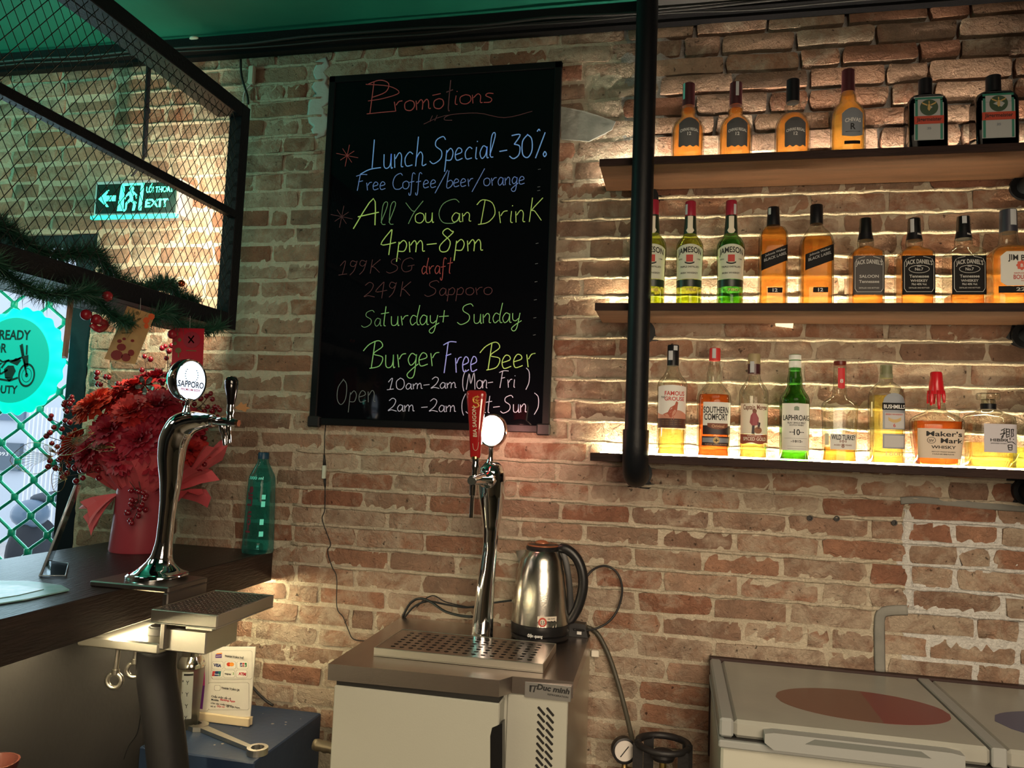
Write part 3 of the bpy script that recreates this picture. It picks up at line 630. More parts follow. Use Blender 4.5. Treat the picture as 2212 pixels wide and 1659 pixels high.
class Bottle:
    def __init__(s, name, label, cx, top, w, shelf, prof, n=2.0, depth=1.0, glass=GC, liq=LA, fill=None, Y=-.135, group=None):
        zb = SHZ[shelf]
        s.P = W(cx, py_at2(zb, cx, Y), Y); s.P.z = zb + .0005; s.Y = Y; s.cx = cx; s.k = mpp(s.P)
        s.H = W(cx, top, Y).z - zb; s.a = w / 2 * s.k * 1.0; s.dp = depth; s.n = n
        s.tab = [(t, r) for t, r in prof]; s.neckn = n
        s.t = thing(name, label, 'bottle', s.P, group)
        tc = s.capt = getattr(s, 'capt', None)
        R = [s.ring(t_) for t_, r in prof]
        mb = MB(); mb.rings(R); s.glass = mb.build('glass', glass, s.t, True, auto=50)
        if fill is not None:
            tf = (W(cx, fill, Y).z - zb) / s.H; lv = [p for p in prof if p[0] < tf - .01]
            ts = [.018] + [p[0] for p in lv[1:] if p[0] > .03] + [tf]
            s.tf = tf
            mb = MB(); mb.rings([s.ring(x, .90, .002) for x in ts]); mb.build('liquor', liq, s.t, True, auto=50)
    def dims(s, t):
        r = interp(s.tab, t)[0]; a = s.a * r
        # necks become round whatever the body is
        bl = max(0, min(1, (r - .5) / .3)); n = 2 + (s.n - 2) * bl; b = a * (s.dp * bl + (1 - bl) * 1.0) if s.dp != 1 else a
        return a, min(b, s.a * s.dp), n
    def ring(s, t, sc=1.0, dz=0, N=28, grow=0):
        a, b, n = s.dims(t)
        return [(x, y, t * s.H + dz * 0) for x, y in (ss(a * sc + grow, b * sc + grow, n, 2 * math.pi * j / N + math.pi / N) for j in range(N))]
    def cap(s, t0, t1, m, rr=None, name='cap', grow=.0012, N=24, label=None):
        mb = MB(); ts = rr or [(t0, None), (t1 - .006, None), (t1, -.0015)]
        R = []
        for t_, g in ts:
            if g is None or g < 0: a = s.dims(t_)[0] + grow + (g or 0)
            else: a = g * s.a
            R.append([(a * math.cos(2 * math.pi * j / N), a * math.sin(2 * math.pi * j / N), t_ * s.H) for j in range(N)])
        mb.rings(R); return mb.build(name, m, s.t, True, auto=40, label=label)
    def pz(s, py): return W(s.cx, py, s.Y).z - s.P.z
    def surf(s, x, z, off):     # x = arc distance from the front centre
        a, b, n = s.dims(max(0, min(1, z / s.H))); key = (round(a, 4), round(b, 4), n)
        tabs = s.__dict__.setdefault('tb', {})
        if key not in tabs:
            pts = [ss(a, b, n, math.pi * i / 96) for i in range(97)]; L_ = [0]
            for p, q in zip(pts, pts[1:]): L_.append(L_[-1] + math.hypot(q[0] - p[0], q[1] - p[1]))
            tabs[key] = (np.array(L_), np.array(pts))
        L_, pts = tabs[key]; d = L_[-1] / 2 - x
        X_ = np.interp(d, L_, pts[:, 0]); Y_ = np.interp(d, L_, pts[:, 1])
        e = 1e-3; X2 = np.interp(d + e, L_, pts[:, 0]); Y2 = np.interp(d + e, L_, pts[:, 1]); tx, ty = X2 - X_, Y2 - Y_; l = math.hypot(tx, ty) or 1
        nx, ny = ty / l, -tx / l
        if nx * X_ + ny * Y_ < 0: nx, ny = -nx, -ny
        return (float(X_ + nx * off), float(Y_ + ny * off), z)
    def patch(s, x0, x1, y0, y1, m, name='label', off=.0007, shape=None, label=None, par=None):
        """paper between pixel columns x0..x1 (from centre) and rows y0 (top)..y1; shape(u)->(dz_top,dz_bot) px"""
        k = s.k; nx = max(3, int(abs(x1 - x0) / 3)); nz = 5; V = []; F = []
        for i in range(nx + 1):
            u = i / nx; x = (x0 + (x1 - x0) * u) * k; dt, db = shape(u) if shape else (0, 0)
            zt = s.pz(y0 + dt); zb = s.pz(y1 + db)
            for j in range(nz + 1): V.append(s.surf(x, zb + (zt - zb) * j / nz, off))
        for i in range(nx):
            for j in range(nz): a = i * (nz + 1) + j; F.append((a, a + nz + 1, a + nz + 2, a + 1))
        o = len(V); V2 = [s.surf((x0 + (x1 - x0) * (q // (nz + 1)) / nx) * k, V[q][2], off - .0005) for q in range(o)]
        mb = MB(); mb.add(V, F); mb.add(V2, [f[::-1] for f in F])
        return mb.build(name, m, par or s.t, True, auto=50, label=label)
    def text(s, items, m=None, off=.0012, par=None, name='lettering'):
        """items: (string, x px from centre, baseline px, cap height px, width px[, arch, slant])"""
        k = s.k; mb = MB()
        for it in items:
            st, x, y, h, w_ = it[:5]; arch = it[5] if len(it) > 5 else 0; sl = it[6] if len(it) > 6 else 0; z0 = s.pz(y)
            def pl(u, v, x=x, arch=arch, sl=sl, z0=z0, w_=w_):
                q = u / (w_ * k) * 2; z = z0 + v * 1.0 - arch * k * q * q + sl * u
                return s.surf(x * k + u, z, off)
            lettering(mb, st, pl, h * k, w_ * k, bold=.02)
        return mb.build(name, m or PIK, par or s.t)
def py_at2(z, px, Y):
    lo, hi = -300, 2200
    for _ in range(24):
        m = (lo + hi) / 2
        if W(px, m, Y).z > z: lo = m
        else: hi = m
    return (lo + hi) / 2
def strip(b, dx, y0, y1, m=STP, w=6): b.patch(dx - w / 2, dx + w / 2, y0, y1, m, 'tax_strip', .0022)
# ---- top shelf
PC = [(0, .96), (.02, 1), (.42, 1), (.48, .95), (.53, .82), (.57, .62), (.59, .48), (.63, .42), (.645, .46), (.69, .46), (.71, .40), (.73, .36), (1, .35)]
PC4 = [(0, .96), (.02, 1), (.47, 1), (.53, .95), (.58, .82), (.62, .64), (.64, .53), (.66, .50), (.70, .46), (.75, .38), (.76, .35), (1, .34)]
CH = [('short amber whisky bottle with a green tax strip, leftmost on the top shelf', 1484, 183, 70, 238), ('short amber whisky bottle with a grey tax strip, second on the top shelf', 1587, 181, 70, 238), ('amber whisky bottle with an empty clear neck, third from the left on the top shelf', 1711, 174, 73, 250)]
for i, (lb, cx, top, w_, fl) in enumerate(CH):
    b = Bottle('whisky_bottle', lb, cx, top, w_, 0, PC, n=2.6, depth=.72, liq=LO, glass=GC, fill=fl)
    b.cap(.73, 1, CBW if i != 2 else CBK, label='dark plum cap')
    lab = b.patch(-19, 24, 262, 325, PSL, shape=lambda u: (14 * abs(2 * u - 1) ** 2, 2 * math.sin(u * 20)), label='dark silver shield label')
    b.text([('CHIVAS REGAL', 3, 292, 6, 38, 4), ('12', 3, 302, 7, 8)], PWK, par=lab)
    if i == 0: strip(b, -10, 184, 218, STG, 5)
    if i == 1: strip(b, 2, 182, 212)
b = Bottle('whisky_bottle', 'taller amber whisky bottle with a silver label, fourth from the left on the top shelf', 1831, 153, 71, 0, PC4, n=2.4, depth=.75, liq=LA, fill=195)
b.cap(.755, 1, CBW, label='dark brown cap'); lab = b.patch(-17, 26, 243, 305, PGY, shape=lambda u: (12 * (2 * u - 1) ** 2, -4 * (2 * u - 1) ** 2), label='silver label')
b.text([('CHIVAS', 5, 273, 8, 32, 2)], PWK, par=lab); b.patch(-12, 20, 314, 321, PBK, 'foot_label')
mb = MB(); b.text([('R', 5, 290, 13, 10), ('~', 5, 297, 6, 30)], PIK, par=lab, name='emblem')
PJ = [(0, .97), (.015, 1), (.64, 1), (.69, .97), (.735, .88), (.765, .72), (.776, .45), (.79, .33), (.84, .33), (1, .33)]
for i, (cx, top, w_) in enumerate(((1999, 173, 78), (2147, 166, 84))):
    b = Bottle('liqueur_bottle', ['square dark green liqueur bottle, the left one of the two with orange bands', 'square dark green liqueur bottle with orange band, rightmost on the top shelf'][i], cx, top, w_, 0, PJ, n=9, depth=.62, glass=GDK, liq=LD, fill=235, group=None)
    b.cap(.80, 1, CBK)
    y0 = 218 - i * 8; h = w_ / 2 - 10
    PDW = mat('label_white_shaded', (.34, .35, .35), .7); fr = b.patch(-h, h, y0, 312 - i * 4, PDW, label='white label with green border and orange band')  # label white darkened: the top shelf's dimness is put into the colour
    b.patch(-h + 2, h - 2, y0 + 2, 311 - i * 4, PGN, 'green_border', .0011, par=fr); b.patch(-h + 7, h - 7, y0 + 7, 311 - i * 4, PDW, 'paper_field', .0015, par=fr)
    mb = MB(); zc = b.pz(y0 + 25); rr_ = 18 * b.k
    mb.add([b.surf(rr_ * math.cos(a * math.pi / 14), zc + rr_ * math.sin(a * math.pi / 14), .0019) for a in range(28)], [tuple(range(28))]); mb.build('round_seal', mat('seal_dark_green', (.03, .06, .03), .5), fr)
    mb = MB()      # stag head: antlers, head and cross as small shapes
    for pl in ([(-2, 8), (2, 8), (3, -4), (0, -9), (-3, -4)], [(-3, 7), (-12, 12), (-13, 9), (-4, 4)], [(3, 7), (12, 12), (13, 9), (4, 4)], [(-13, 9), (-15, 16), (-12, 12)], [(13, 9), (15, 16), (12, 12)], [(-1, 9), (1, 9), (1, 16), (-1, 16)]):
        mb.add([b.surf(p[0] * b.k, zc + p[1] * b.k * .9, .0023) for p in pl], [tuple(range(len(pl)))])
    mb.build('stag_emblem', PGO, fr)
    band = b.patch(-h, h, y0 + 43, y0 + 60, mat('orange_red_band', (.40, .045, .02), .6), 'orange_band', .0026, par=fr)
    b.text([('Jägermeister', 0, y0 + 54, 8, h * 1.7)], PIK, .0031, par=fr); b.text([('35', 0, y0 + 72, 5, 8)], PGY, .0031, par=fr)
# ---- middle shelf
PM = [(0, .90), (.02, .93), (.30, .93), (.50, 1), (.56, 1), (.60, .95), (.64, .78), (.67, .56), (.69, .46), (.76, .43), (.86, .38), (1, .37)]
JM = [('green whiskey bottle mostly hidden behind the black pipe on the middle shelf', 1406, 434, 60, GG2), ('olive-green whiskey bottle with cream label, first right of the pipe, middle shelf', 1487, 437, 58, GG2), ('bright green whiskey bottle with cream label and red cap, second right of the pipe', 1576, 435, 59, GG)]
for i, (lb, cx, top, w_, g) in enumerate(JM):
    b = Bottle('irish_whiskey_bottle', lb, cx, top, w_, 1, PM, glass=g, liq=LG, fill=646)
    b.cap(.86, 1, CRD, label='dark red cap'); b.cap(.69, .86, CFO, [(.69, None), (.76, None), (.86, None)], 'neck_foil')
    nk = b.patch(-5, 5, 470, 500, PCR, 'neck_label', .0022); b.patch(-8, 8, 494, 508, PCR, 'neck_seal', .0024, shape=lambda u: (7 - 14 * (u * (1 - u)) ** .5, -7 + 14 * (u * (1 - u)) ** .5))
    lab = b.patch(-34, 34, 534, 608, mat('label_ivory', (.50, .52, .42), .7), shape=lambda u: (9 * (2 * u - 1) ** 2, 0), label='ivory arched label')
    b.text([('JAMESON', 0, 552, 12, 54, 5), ('TRIPLE DISTILLED', 0, 584, 3.5, 42), ('IRISH WHISKEY', 0, 597, 3.5, 38), ('ESTD', -20, 567, 2.5, 9), ('1780', 20, 567, 2.5, 9)], PIK, par=lab)
    b.patch(-7, 7, 557, 572, PRK, 'red_crest', .0014, par=lab); b.patch(-10, 10, 573, 576, PIK, 'crest_ribbon', .0014, shape=lambda u: (-3 * (2 * u - 1) ** 2 + 1, -3 * (2 * u - 1) ** 2 + 1), par=lab)
    b.patch(-34, 34, 609, 624, CFO, 'foot_label', label='dark green foot band')
    b.text([('780', 4, 634, 6, 22)], PGO, name='embossed_number')
    if i: strip(b, -9 if i == 1 else 7, 444, 466)
PW = [(0, .96), (.02, 1), (.70, 1), (.74, .95), (.78, .80), (.81, .50), (.825, .40), (1, .385)]
PW2 = [(0, .96), (.02, 1), (.62, 1), (.67, .92), (.72, .74), (.77, .52), (.80, .41), (.81, .385), (1, .37)]
for i, (cx, top, w_, fl) in enumerate(((1668, 449, 58, 495), (1762, 444, 66, 517))):
    b = Bottle('scotch_bottle', ['square amber scotch bottle full to the shoulder, with a slanted black label', 'square amber scotch bottle filled below its clear shoulder, with a slanted black label'][i], cx, top, w_, 1, [PW, PW2][i], n=6, depth=1.0, liq=LO, fill=fl, Y=-.14)
    b.cap(.815, 1, CBK); hw = w_ / 2 - 2
    lab = b.patch(-hw + (4 if i else 0), hw, 548, 582, PBK, shape=lambda u: (9 - 22 * u, 9 - 22 * u), label='slanted black label')
    b.text([('Johnnie Walker', 2, 554, 4.5, 42, 0, .36), ('BLACK LABEL', 2, 564, 6, 46, 0, .36)], mat('print_grey', (.25, .25, .25), .6), par=lab)
    l2 = b.patch(-13 + i * 2, 17 + i * 2, 627, 638, PBK, 'age_label'); b.text([('12', 2 + i * 2, 636, 7, 10)], PWK, par=l2)
    if i == 0: strip(b, -9, 452, 482)
PD = [(0, .99), (.015, 1), (.56, 1), (.60, .98), (.63, .80), (.66, .56), (.68, .49), (.72, .51), (.755, .50), (.77, .44), (.85, .41), (1, .36)]
JD = [('square amber whiskey bottle with a faded black label reading SALOON', 1869, 473, 65, 490, 0), ('square amber whiskey bottle with crisp black label, middle one of three alike', 1975, 473, 67, 490, 1), ('square whiskey bottle with a clear empty top and a black label on the middle shelf', 2082, 469, 69, 585, 2)]
for lb, cx, top, w_, fl, i in JD:
    b = Bottle('tennessee_whiskey_bottle', lb, cx, top, w_, 1, PD, n=12, depth=1.0, liq=LO, fill=[535, 535, 640][i], Y=-.145)
    b.cap(.765, 1, CBK, [(.755, .50), (.79, .46), (.85, .40), (.99, .36), (1, .33)])
    hw = w_ / 2 - 1; lab = b.patch(-hw, hw, 560, 643, mat('label_faded_black', (.035, .03, .028), .6) if i == 0 else PBK, label='black label')
    mid = [('SALOON', 0, 607, 6, 38), ('Tennessee', 0, 618, 6, 40)] if i == 0 else [('No.7', 0, 592, 6, 16), ('Tennessee', 0, 607, 6, 38), ('WHISKEY', 0, 616, 5, 34), ('70cl 40% Vol.', 0, 623, 4, 30)]
    if i: b.text([('OLD', 0, 584, 2.5, 8)], PWK, par=lab)
    b.text([("JACK DANIEL'S", 0, 577, 9, 52, 4)] + mid + [('DISTILLED AND BOTTLED', 0, 630, 2.5, 40)], mat('print_silver', (.42, .41, .38), .5), par=lab)
    mb = MB()
    def seg(p, q, w2=.5):
        A = Vector(p); B = Vector(q); d = (B - A).normalized(); nn = Vector((-d.y, d.x)) * w2; k = b.k
        mb.add([b.surf(v.x * k, b.pz(v.y), .0012) for v in (A - nn, B - nn, B + nn, A + nn)], [(0, 1, 2, 3)])
    for sx in (-1, 1):
        for p_, q_ in (((sx * (hw - 4), 575), (sx * (hw - 4), 630)), ((sx * (hw - 4), 575), (sx * (hw - 8), 567)), ((sx * (hw - 4), 630), (sx * (hw - 8), 637)), ((sx * (hw - 8), 637), (0, 637)), ((sx * (hw - 10), 566), (sx * 8, 562))): seg(p_, q_)
        if i:
            pt = [(sx * 20 * math.cos(a * math.pi / 12), 589 + 8 * math.sin(a * math.pi / 12)) for a in range(-6, 7)]
            for p_, q_ in zip(pt, pt[1:]): seg(p_, q_)
    mb.build('scroll_border', mat('print_silver'), lab)
    if i == 1: strip(b, -7, 476, 505, w=7)
    if i == 2: strip(b, -2, 470, 486, w=8)
    if i: b.text([('No.7', 7, 511, 4, 10)], PWK, off=.0026, name='cap_print')
PB = [(0, .98), (.02, 1), (.50, 1), (.545, .97), (.59, .80), (.63, .54), (.66, .46), (.72, .42), (.77, .39), (1, .36)]
b = Bottle('bourbon_bottle', 'square bourbon bottle with white label and dark cap, rightmost on the middle shelf', 2180, 455, 86, 1, PB, n=6, depth=.9, liq=LO, fill=537, Y=-.145)
b.cap(.77, 1, mat('cap_navy', (.03, .03, .045), .4)); lab = b.patch(-30, 60, 552, 625, PWH, shape=lambda u: (10 * max(0, 1 - u * 8), -8 * max(0, 1 - u * 8)), label='white label with red seal')
b.text([('JIM BEAM', 14, 572, 12, 60, -2)], PIK, par=lab); b.text([('KENTUCKY STRAIGHT', 17, 600, 3, 44), ('BOURBON', 17, 611, 9, 46), ('WHISKEY', 17, 616, 2.6, 18)], PRK, par=lab)
mb = MB(); zc = b.pz(582); mb.add([b.surf((10 + 10 * (1 + .12 * math.cos(8 * a * math.pi / 16)) * math.cos(a * math.pi / 16)) * b.k, zc + 10 * b.k * (1 + .12 * math.cos(8 * a * math.pi / 16)) * math.sin(a * math.pi / 16), .0013) for a in range(32)], [tuple(range(32))]); mb.build('red_seal', mat('seal_red', (.55, .08, .04), .5), lab)
b.text([('B', 10, 586, 7, 5)], PWH, .0017, par=lab)
l2 = b.patch(-34, 60, 626, 640, PBK, 'foot_label'); b.text([('225', 12, 636, 7, 26)], mat('print_silver'), par=l2); strip(b, 4, 456, 490, w=12)
# ---- bottom shelf
def bt(*a, **k): return Bottle(*a, **k)
PG = [(0, .93), (.02, .96), (.30, .97), (.62, 1), (.66, .96), (.69, .82), (.72, .62), (.76, .46), (.81, .37), (1, .36)]
b = bt('scotch_bottle', 'scotch bottle with a reddish bird on its label, leftmost on the bottom shelf', 1449, 746, 64, 2, PG, liq=LY, fill=928)
b.cap(.813, 1, CBK, label='black cap'); strip(b, -5, 759, 779, w=9); strip(b, 5, 748, 758, w=8)
lab = b.patch(-36, 36, 834, 905, PWH, shape=lambda u: (3 * (2 * u - 1) ** 2, 0), label='white label with bird'); b.text([('FAMOUS', 6, 856, 9, 44), ('GROUSE', 6, 867, 8, 44)], PRK, par=lab)
mb = MB(); b.text([('THE', -20, 862, 4, 10)], PIK, par=lab)
b.patch(-36, 36, 892, 905, mat('label_rust_hill', (.46, .22, .15), .7), 'painted_hills', .0011, shape=lambda u: (5 * math.sin(u * 7), 0), par=lab); b.patch(-36, 36, 905, 925, mat('label_dark_brown', (.06, .025, .018), .6), 'foot_label')
bird = [(-14, 896), (-18, 892), (-8, 888), (-3, 878), (6, 872), (8, 866), (10, 864), (13, 867), (12, 873), (11, 884), (6, 894), (-2, 899), (-8, 898)]
mb = MB(); mb.add([b.surf(x * b.k, b.pz(y + 4), .0017) for x, y in bird], [tuple(range(len(bird)))[::-1]]); mb.add([b.surf(x * b.k, b.pz(y + 4), .0017) for x, y in ((-1, 898), (0, 898), (0, 904), (-1, 904))], [(3, 2, 1, 0)]); mb.add([b.surf(x * b.k, b.pz(y + 4), .0017) for x, y in ((3, 897), (4, 897), (5, 904), (4, 904))], [(3, 2, 1, 0)]); mb.build('bird_print', mat('bird_red', (.33, .07, .035), .6), lab)
for y in (909, 913, 917): b.text([('_ _ _ _ _', 0, y, 2, 44)], PGO, .0014)
PS = [(0, .93), (.02, .95), (.30, .97), (.52, 1), (.57, .96), (.61, .80), (.645, .60), (.67, .47), (.70, .44), (.76, .44), (.80, .38), (.88, .30), (1, .30)]
b = bt('liqueur_bottle', 'red-amber liqueur bottle with white and black label and red cap, bottom shelf', 1540, 753, 72, 2, PS, n=2.3, depth=.8, liq=LR, fill=853)
b.cap(.885, 1, PRD, [(.885, .33), (.99, .33), (1, .30)], label='red cap'); strip(b, -2, 754, 775, w=7)
lab = b.patch(-24, 40, 870, 920, PWH, label='white label with black print'); b.text([('SOUTHERN', 4, 893, 13, 54), ('COMFORT', 4, 908, 13, 50)], PIK, par=lab)
b.patch(-24, 40, 918, 939, mat('label_near_black', (.025, .010, .012), .5), 'dark_band', label='dark band'); l2 = b.patch(-14, 30, 915, 928, PBR, 'brown_band', .0013, shape=lambda u: (0, -6 * (2 * u - 1) ** 2)); b.text([('Original', 8, 924, 6, 26)], PTN, .0018)
l3 = b.patch(-26, 36, 943, 963, mat('label_near_black'), 'foot_label'); b.patch(-24, 34, 946, 956, PGY, 'grey_stripe', .0011, par=l3)
mb = MB(); zc = b.pz(951); mb.add([b.surf((5 + 7 * math.cos(a * math.pi / 12)) * b.k, zc + 7 * b.k * math.sin(a * math.pi / 12), .0016) for a in range(24)], [tuple(range(24))]); mb.build('round_badge', PGO, l3); b.text([('+', 5, 956, 9, 8)], PIK, .002, par=l3); b.text([('NEW ORLEANS', 5, 961, 2, 46)], PTN, .0018, par=l3)
PK = [(0, .95), (.02, .98), (.60, 1), (.645, .97), (.68, .84), (.72, .62), (.76, .47), (.80, .41), (1, .40)]
b = bt('rum_bottle', 'clear rum bottle with a figure in a red coat on its label', 1626, 765, 61, 2, PK, liq=LY, fill=959)
b.cap(.806, .90, CBW, [(.806, None), (.90, None)], 'neck_foil'); b.cap(.90, 1, CTN); strip(b, -5, 782, 806, w=8)
lab = b.patch(-34, 34, 873, 938, PCR, label='cream label'); b.text([('Captain Morgan', 2, 886, 10, 54)], PBR, par=lab)
# the coat-wearing man is kept as a plain standing figure
for pl, m in (([(-8, 899), (-4, 893), (3, 894), (8, 904), (8, 918), (-4, 922), (-10, 914)], 'coat'), ([(-4, 893), (-5, 887), (0, 884), (4, 888), (3, 894)], 'hair'), ([(6, 912), (12, 914), (10, 926), (6, 926)], 'dark'), ([(-5, 920), (0, 920), (0, 938), (-6, 938)], 'dark')):
    mb = MB(); mb.add([b.surf(x * b.k, b.pz(y), .0015) for x, y in pl], [tuple(range(len(pl)))[::-1]]); mb.build({'coat': 'coat_print', 'hair': 'hair_print', 'dark': 'trouser_print'}[m], {'coat': mat('coat_red', (.26, .05, .06), .6), 'hair': PBR, 'dark': mat('trouser_dark', (.04, .03, .035), .6)}[m], lab)
mb = MB(); zc = b.pz(930); mb.add([b.surf((7 + 8 * math.cos(a * math.pi / 10)) * b.k, zc + 7 * b.k * math.sin(a * math.pi / 10), .0018) for a in range(20)], [tuple(range(20))]); mb.build('barrel_print', mat('barrel_brown', (.24, .10, .05), .6), lab)
l2 = b.patch(-34, 34, 939, 958, mat('label_maroon', (.25, .06, .04), .6), 'foot_label', shape=lambda u: (0, 2 * math.sin(u * 12))); b.text([('ORIGINAL', 0, 943, 2.6, 30), ('SPICED GOLD', 1, 952, 7, 50)], PCR, par=l2)
PL = [(0, .95), (.02, .98), (.55, 1), (.59, .97), (.62, .86), (.655, .68), (.69, .54), (.72, .50), (.77, .51), (.80, .47), (.847, .42), (1, .41)]
b = bt('single_malt_bottle', 'green single malt bottle with white label and white cap on the bottom shelf', 1715, 767, 62, 2, PL, glass=GG, liq=LG, fill=978)
b.cap(.847, 1, CWH, [(.847, .40), (.87, .38), (.875, .42), (.94, .42), (.945, .37), (.95, .42), (.995, .42), (1, .39)], label='white cap')
lab = b.patch(-33, 33, 873, 973, PWH, label='tall white label'); b.text([('LAPHROAIG', 1, 909, 11, 60), ('ISLAY SINGLE MALT', 1, 916, 3.5, 38), ('SCOTCH WHISKY', 1, 921, 3.5, 30), ('10', 1, 940, 12, 12), ('- -', 1, 937, 8, 30), ('-1815-', 1, 956, 5, 24), ('____________', 0, 947, 3, 50), ('___________', 2, 964, 3, 40), ('___________', 2, 969, 3, 40)], PIK, par=lab)
b.patch(-5, 5, 878, 888, mat('crest_grey_green', (.16, .22, .16), .6), 'crest', .0012, shape=lambda u: (3 * abs(2 * u - 1), 0), par=lab)
PT = [(0, 1), (.03, .98), (.10, .93), (.35, .94), (.54, 1), (.575, .97), (.605, .82), (.63, .60), (.65, .44), (.69, .38), (.72, .41), (.74, .37), (.955, .34), (1, .34)]
b = bt('bourbon_bottle', 'clear nearly empty bourbon bottle with a red neck label numbered 8 on the bottom shelf', 1813, 781, 74, 2, PT, n=2.6, depth=.75, liq=LA, fill=967)
b.cap(.957, 1, mat('cap_mahogany', (.12, .015, .01), .4), [(.957, .33), (.965, .345), (.995, .345), (1, .31)]); l1 = b.patch(-6, 8, 796, 841, mat('neck_red', (.50, .02, .025), .6), 'neck_label', .0014, label='red neck label', shape=lambda u: (0, -3 * (2 * u - 1) ** 2)); b.text([('8', 1, 828, 8, 6)], PWH, .0019, par=l1)
lab = b.patch(-23, 32, 938, 971, PWH, label='white low label'); b.text([('WILD TURKEY', 4, 950, 10, 50)], PIK, par=lab); b.text([('101', 2, 956, 5, 13), ('AGED      YEARS', 2, 963, 3, 36), ('8', 2, 967, 8, 6)], PBR, par=lab)
b.patch(-36, -26, 938, 962, PCR, 'side_label')
PH = [(0, .96), (.02, 1), (.68, 1), (.73, .94), (.78, .76), (.815, .52), (.83, .41), (.86, .40), (.88, .38), (1, .37)]
b = bt('irish_whiskey_bottle', 'tall gold whiskey bottle with a black banner across its grey label', 1914, 789, 66, 2, PH, n=5, depth=1, liq=LY, fill=856, Y=-.14)
b.cap(.865, 1, COL_, [(.865, .40), (.90, .40), (.91, .37), (.985, .37), (.99, .38), (1, .36)])
lab = b.patch(-15, 31, 851, 928, PGY, shape=lambda u: (22 - 44 * (max(0, u * (1 - u))) ** .5, 0), label='grey arched label'); bn = b.patch(-16, 31, 872, 887, PBK, 'black_banner', .0013, par=lab); b.text([('BUSHMILLS', 8, 884, 8, 42)], PWK, .0018, par=lab)
b.patch(-11, 28, 893, 926, mat('label_pale', (.44, .43, .43), .7), 'paper_field', .0012, par=lab); b.text([('IRISH WHISKEY', 8, 898, 3, 34), ('6', 8, 923, 7, 5)], PRK, .0017, par=lab); b.patch(-4, 21, 905, 912, PGO, 'gold_scroll', .0016, shape=lambda u: (-5 * (2 * u - 1) ** 2 + 2, -5 * (2 * u - 1) ** 2 + 2), par=lab)
l2 = b.patch(-15, 30, 938, 969, PGY, 'foot_label', label='plain grey label'); b.patch(-12, 27, 941, 966, mat('label_pale'), 'paper_field', .0012, par=l2); b.text([('1608', 8, 984, 8, 34)], mat('embossed_gold', (.75, .55, .15), .3), name='embossed_number'); b.patch(-45, -38, 870, 902, PCR, 'side_label')
PMK = [(0, .78), (.02, .82), (.20, .90), (.40, .99), (.47, 1), (.50, .94), (.535, .76), (.565, .52), (.585, .40), (.60, .36), (.64, .34), (.74, .30), (.90, .255), (.97, .235), (1, .21)]
b = bt('bourbon_bottle', 'wide square bourbon bottle dipped in dripping red wax at its neck', 2023, 804, 100, 2, PMK, n=5, depth=.72, liq=LR, fill=911, Y=-.145)
wax = b.cap(.76, 1, CWX, [(.76, .312), (.80, .305), (.90, .275), (.91, .26), (.985, .24), (1, .20)], 'wax_cap', label='red wax cap')
for i, (ph, ln) in enumerate(((-1.57, .60), (-2.5, .64), (-.7, .67), (-3.2, .66), (.1, .68), (1.6, .66))):
    mb = MB(); tt = [.80, .74, (.74 + ln) / 2, ln + .01, ln]; rr_ = [.005, .0055, .0042, .0038, .002]
    mb.tube([(b.dims(q)[0] * math.cos(ph), b.dims(q)[0] * math.sin(ph), q * b.H) for q in tt], rr_, 8); mb.build('wax_drip', CWX, b.t, True)
lab = b.patch(-47, 50, 927, 990, mat('label_parchment', (.60, .50, .40), .8), label='cream paper label'); b.text([("Maker's", 5, 943, 10, 70), ('Mark', 20, 957, 10, 44), ('WHISKY', 4, 969, 6, 48), ('KENTUCKY STRAIGHT BOURBON', 4, 977, 2, 46), ('HANDMADE', 4, 982, 2, 42)], PIK, par=lab)
mb = MB(); n_ = 24; zc = b.pz(952); A_ = [b.surf((-20 + 8.5 * math.cos(a * math.pi / 12)) * b.k, zc + 7 * b.k * math.sin(a * math.pi / 12), .0013) for a in range(n_)]; B_ = [b.surf((-20 + 7.5 * math.cos(a * math.pi / 12)) * b.k, zc + 6.1 * b.k * math.sin(a * math.pi / 12), .0013) for a in range(n_)]
mb.add(A_ + B_, [(i, (i + 1) % n_, n_ + (i + 1) % n_, n_ + i) for i in range(n_)]); mb.build('circle_mark', PIK, lab); b.text([('SIV', -20, 955, 5, 10)], PIK, par=lab)
PHK = [(0, .97), (.03, 1), (.62, 1), (.68, .97), (.71, .84), (.745, .58), (.775, .36), (.79, .32), (.90, .30), (.905, .28), (.92, .28)]
b = bt('japanese_whisky_bottle', 'faceted clear whisky decanter with a glass stopper and brush-written label', 2136, 850, 92, 2, PHK, n=4, depth=.95, liq=LY, fill=957, Y=-.145)
b.cap(.785, .86, CBK, [(.785, .33), (.855, .33), (.86, .31)], 'neck_ring'); b.cap(.86, 1, GC, [(.86, .28), (.905, .26), (.912, .47), (.925, .50), (.985, .50), (1, .47)], 'stopper', label='round clear glass stopper')
lab = b.patch(-24, 46, 917, 977, mat('label_washi', (.50, .48, .52), .8), label='pale square paper label'); b.text([('HIBIKI', 4, 954, 6, 33), ('JAPANESE WHISKY', 4, 959, 2, 32)], PIK, par=lab)
mb = MB()      # brush character
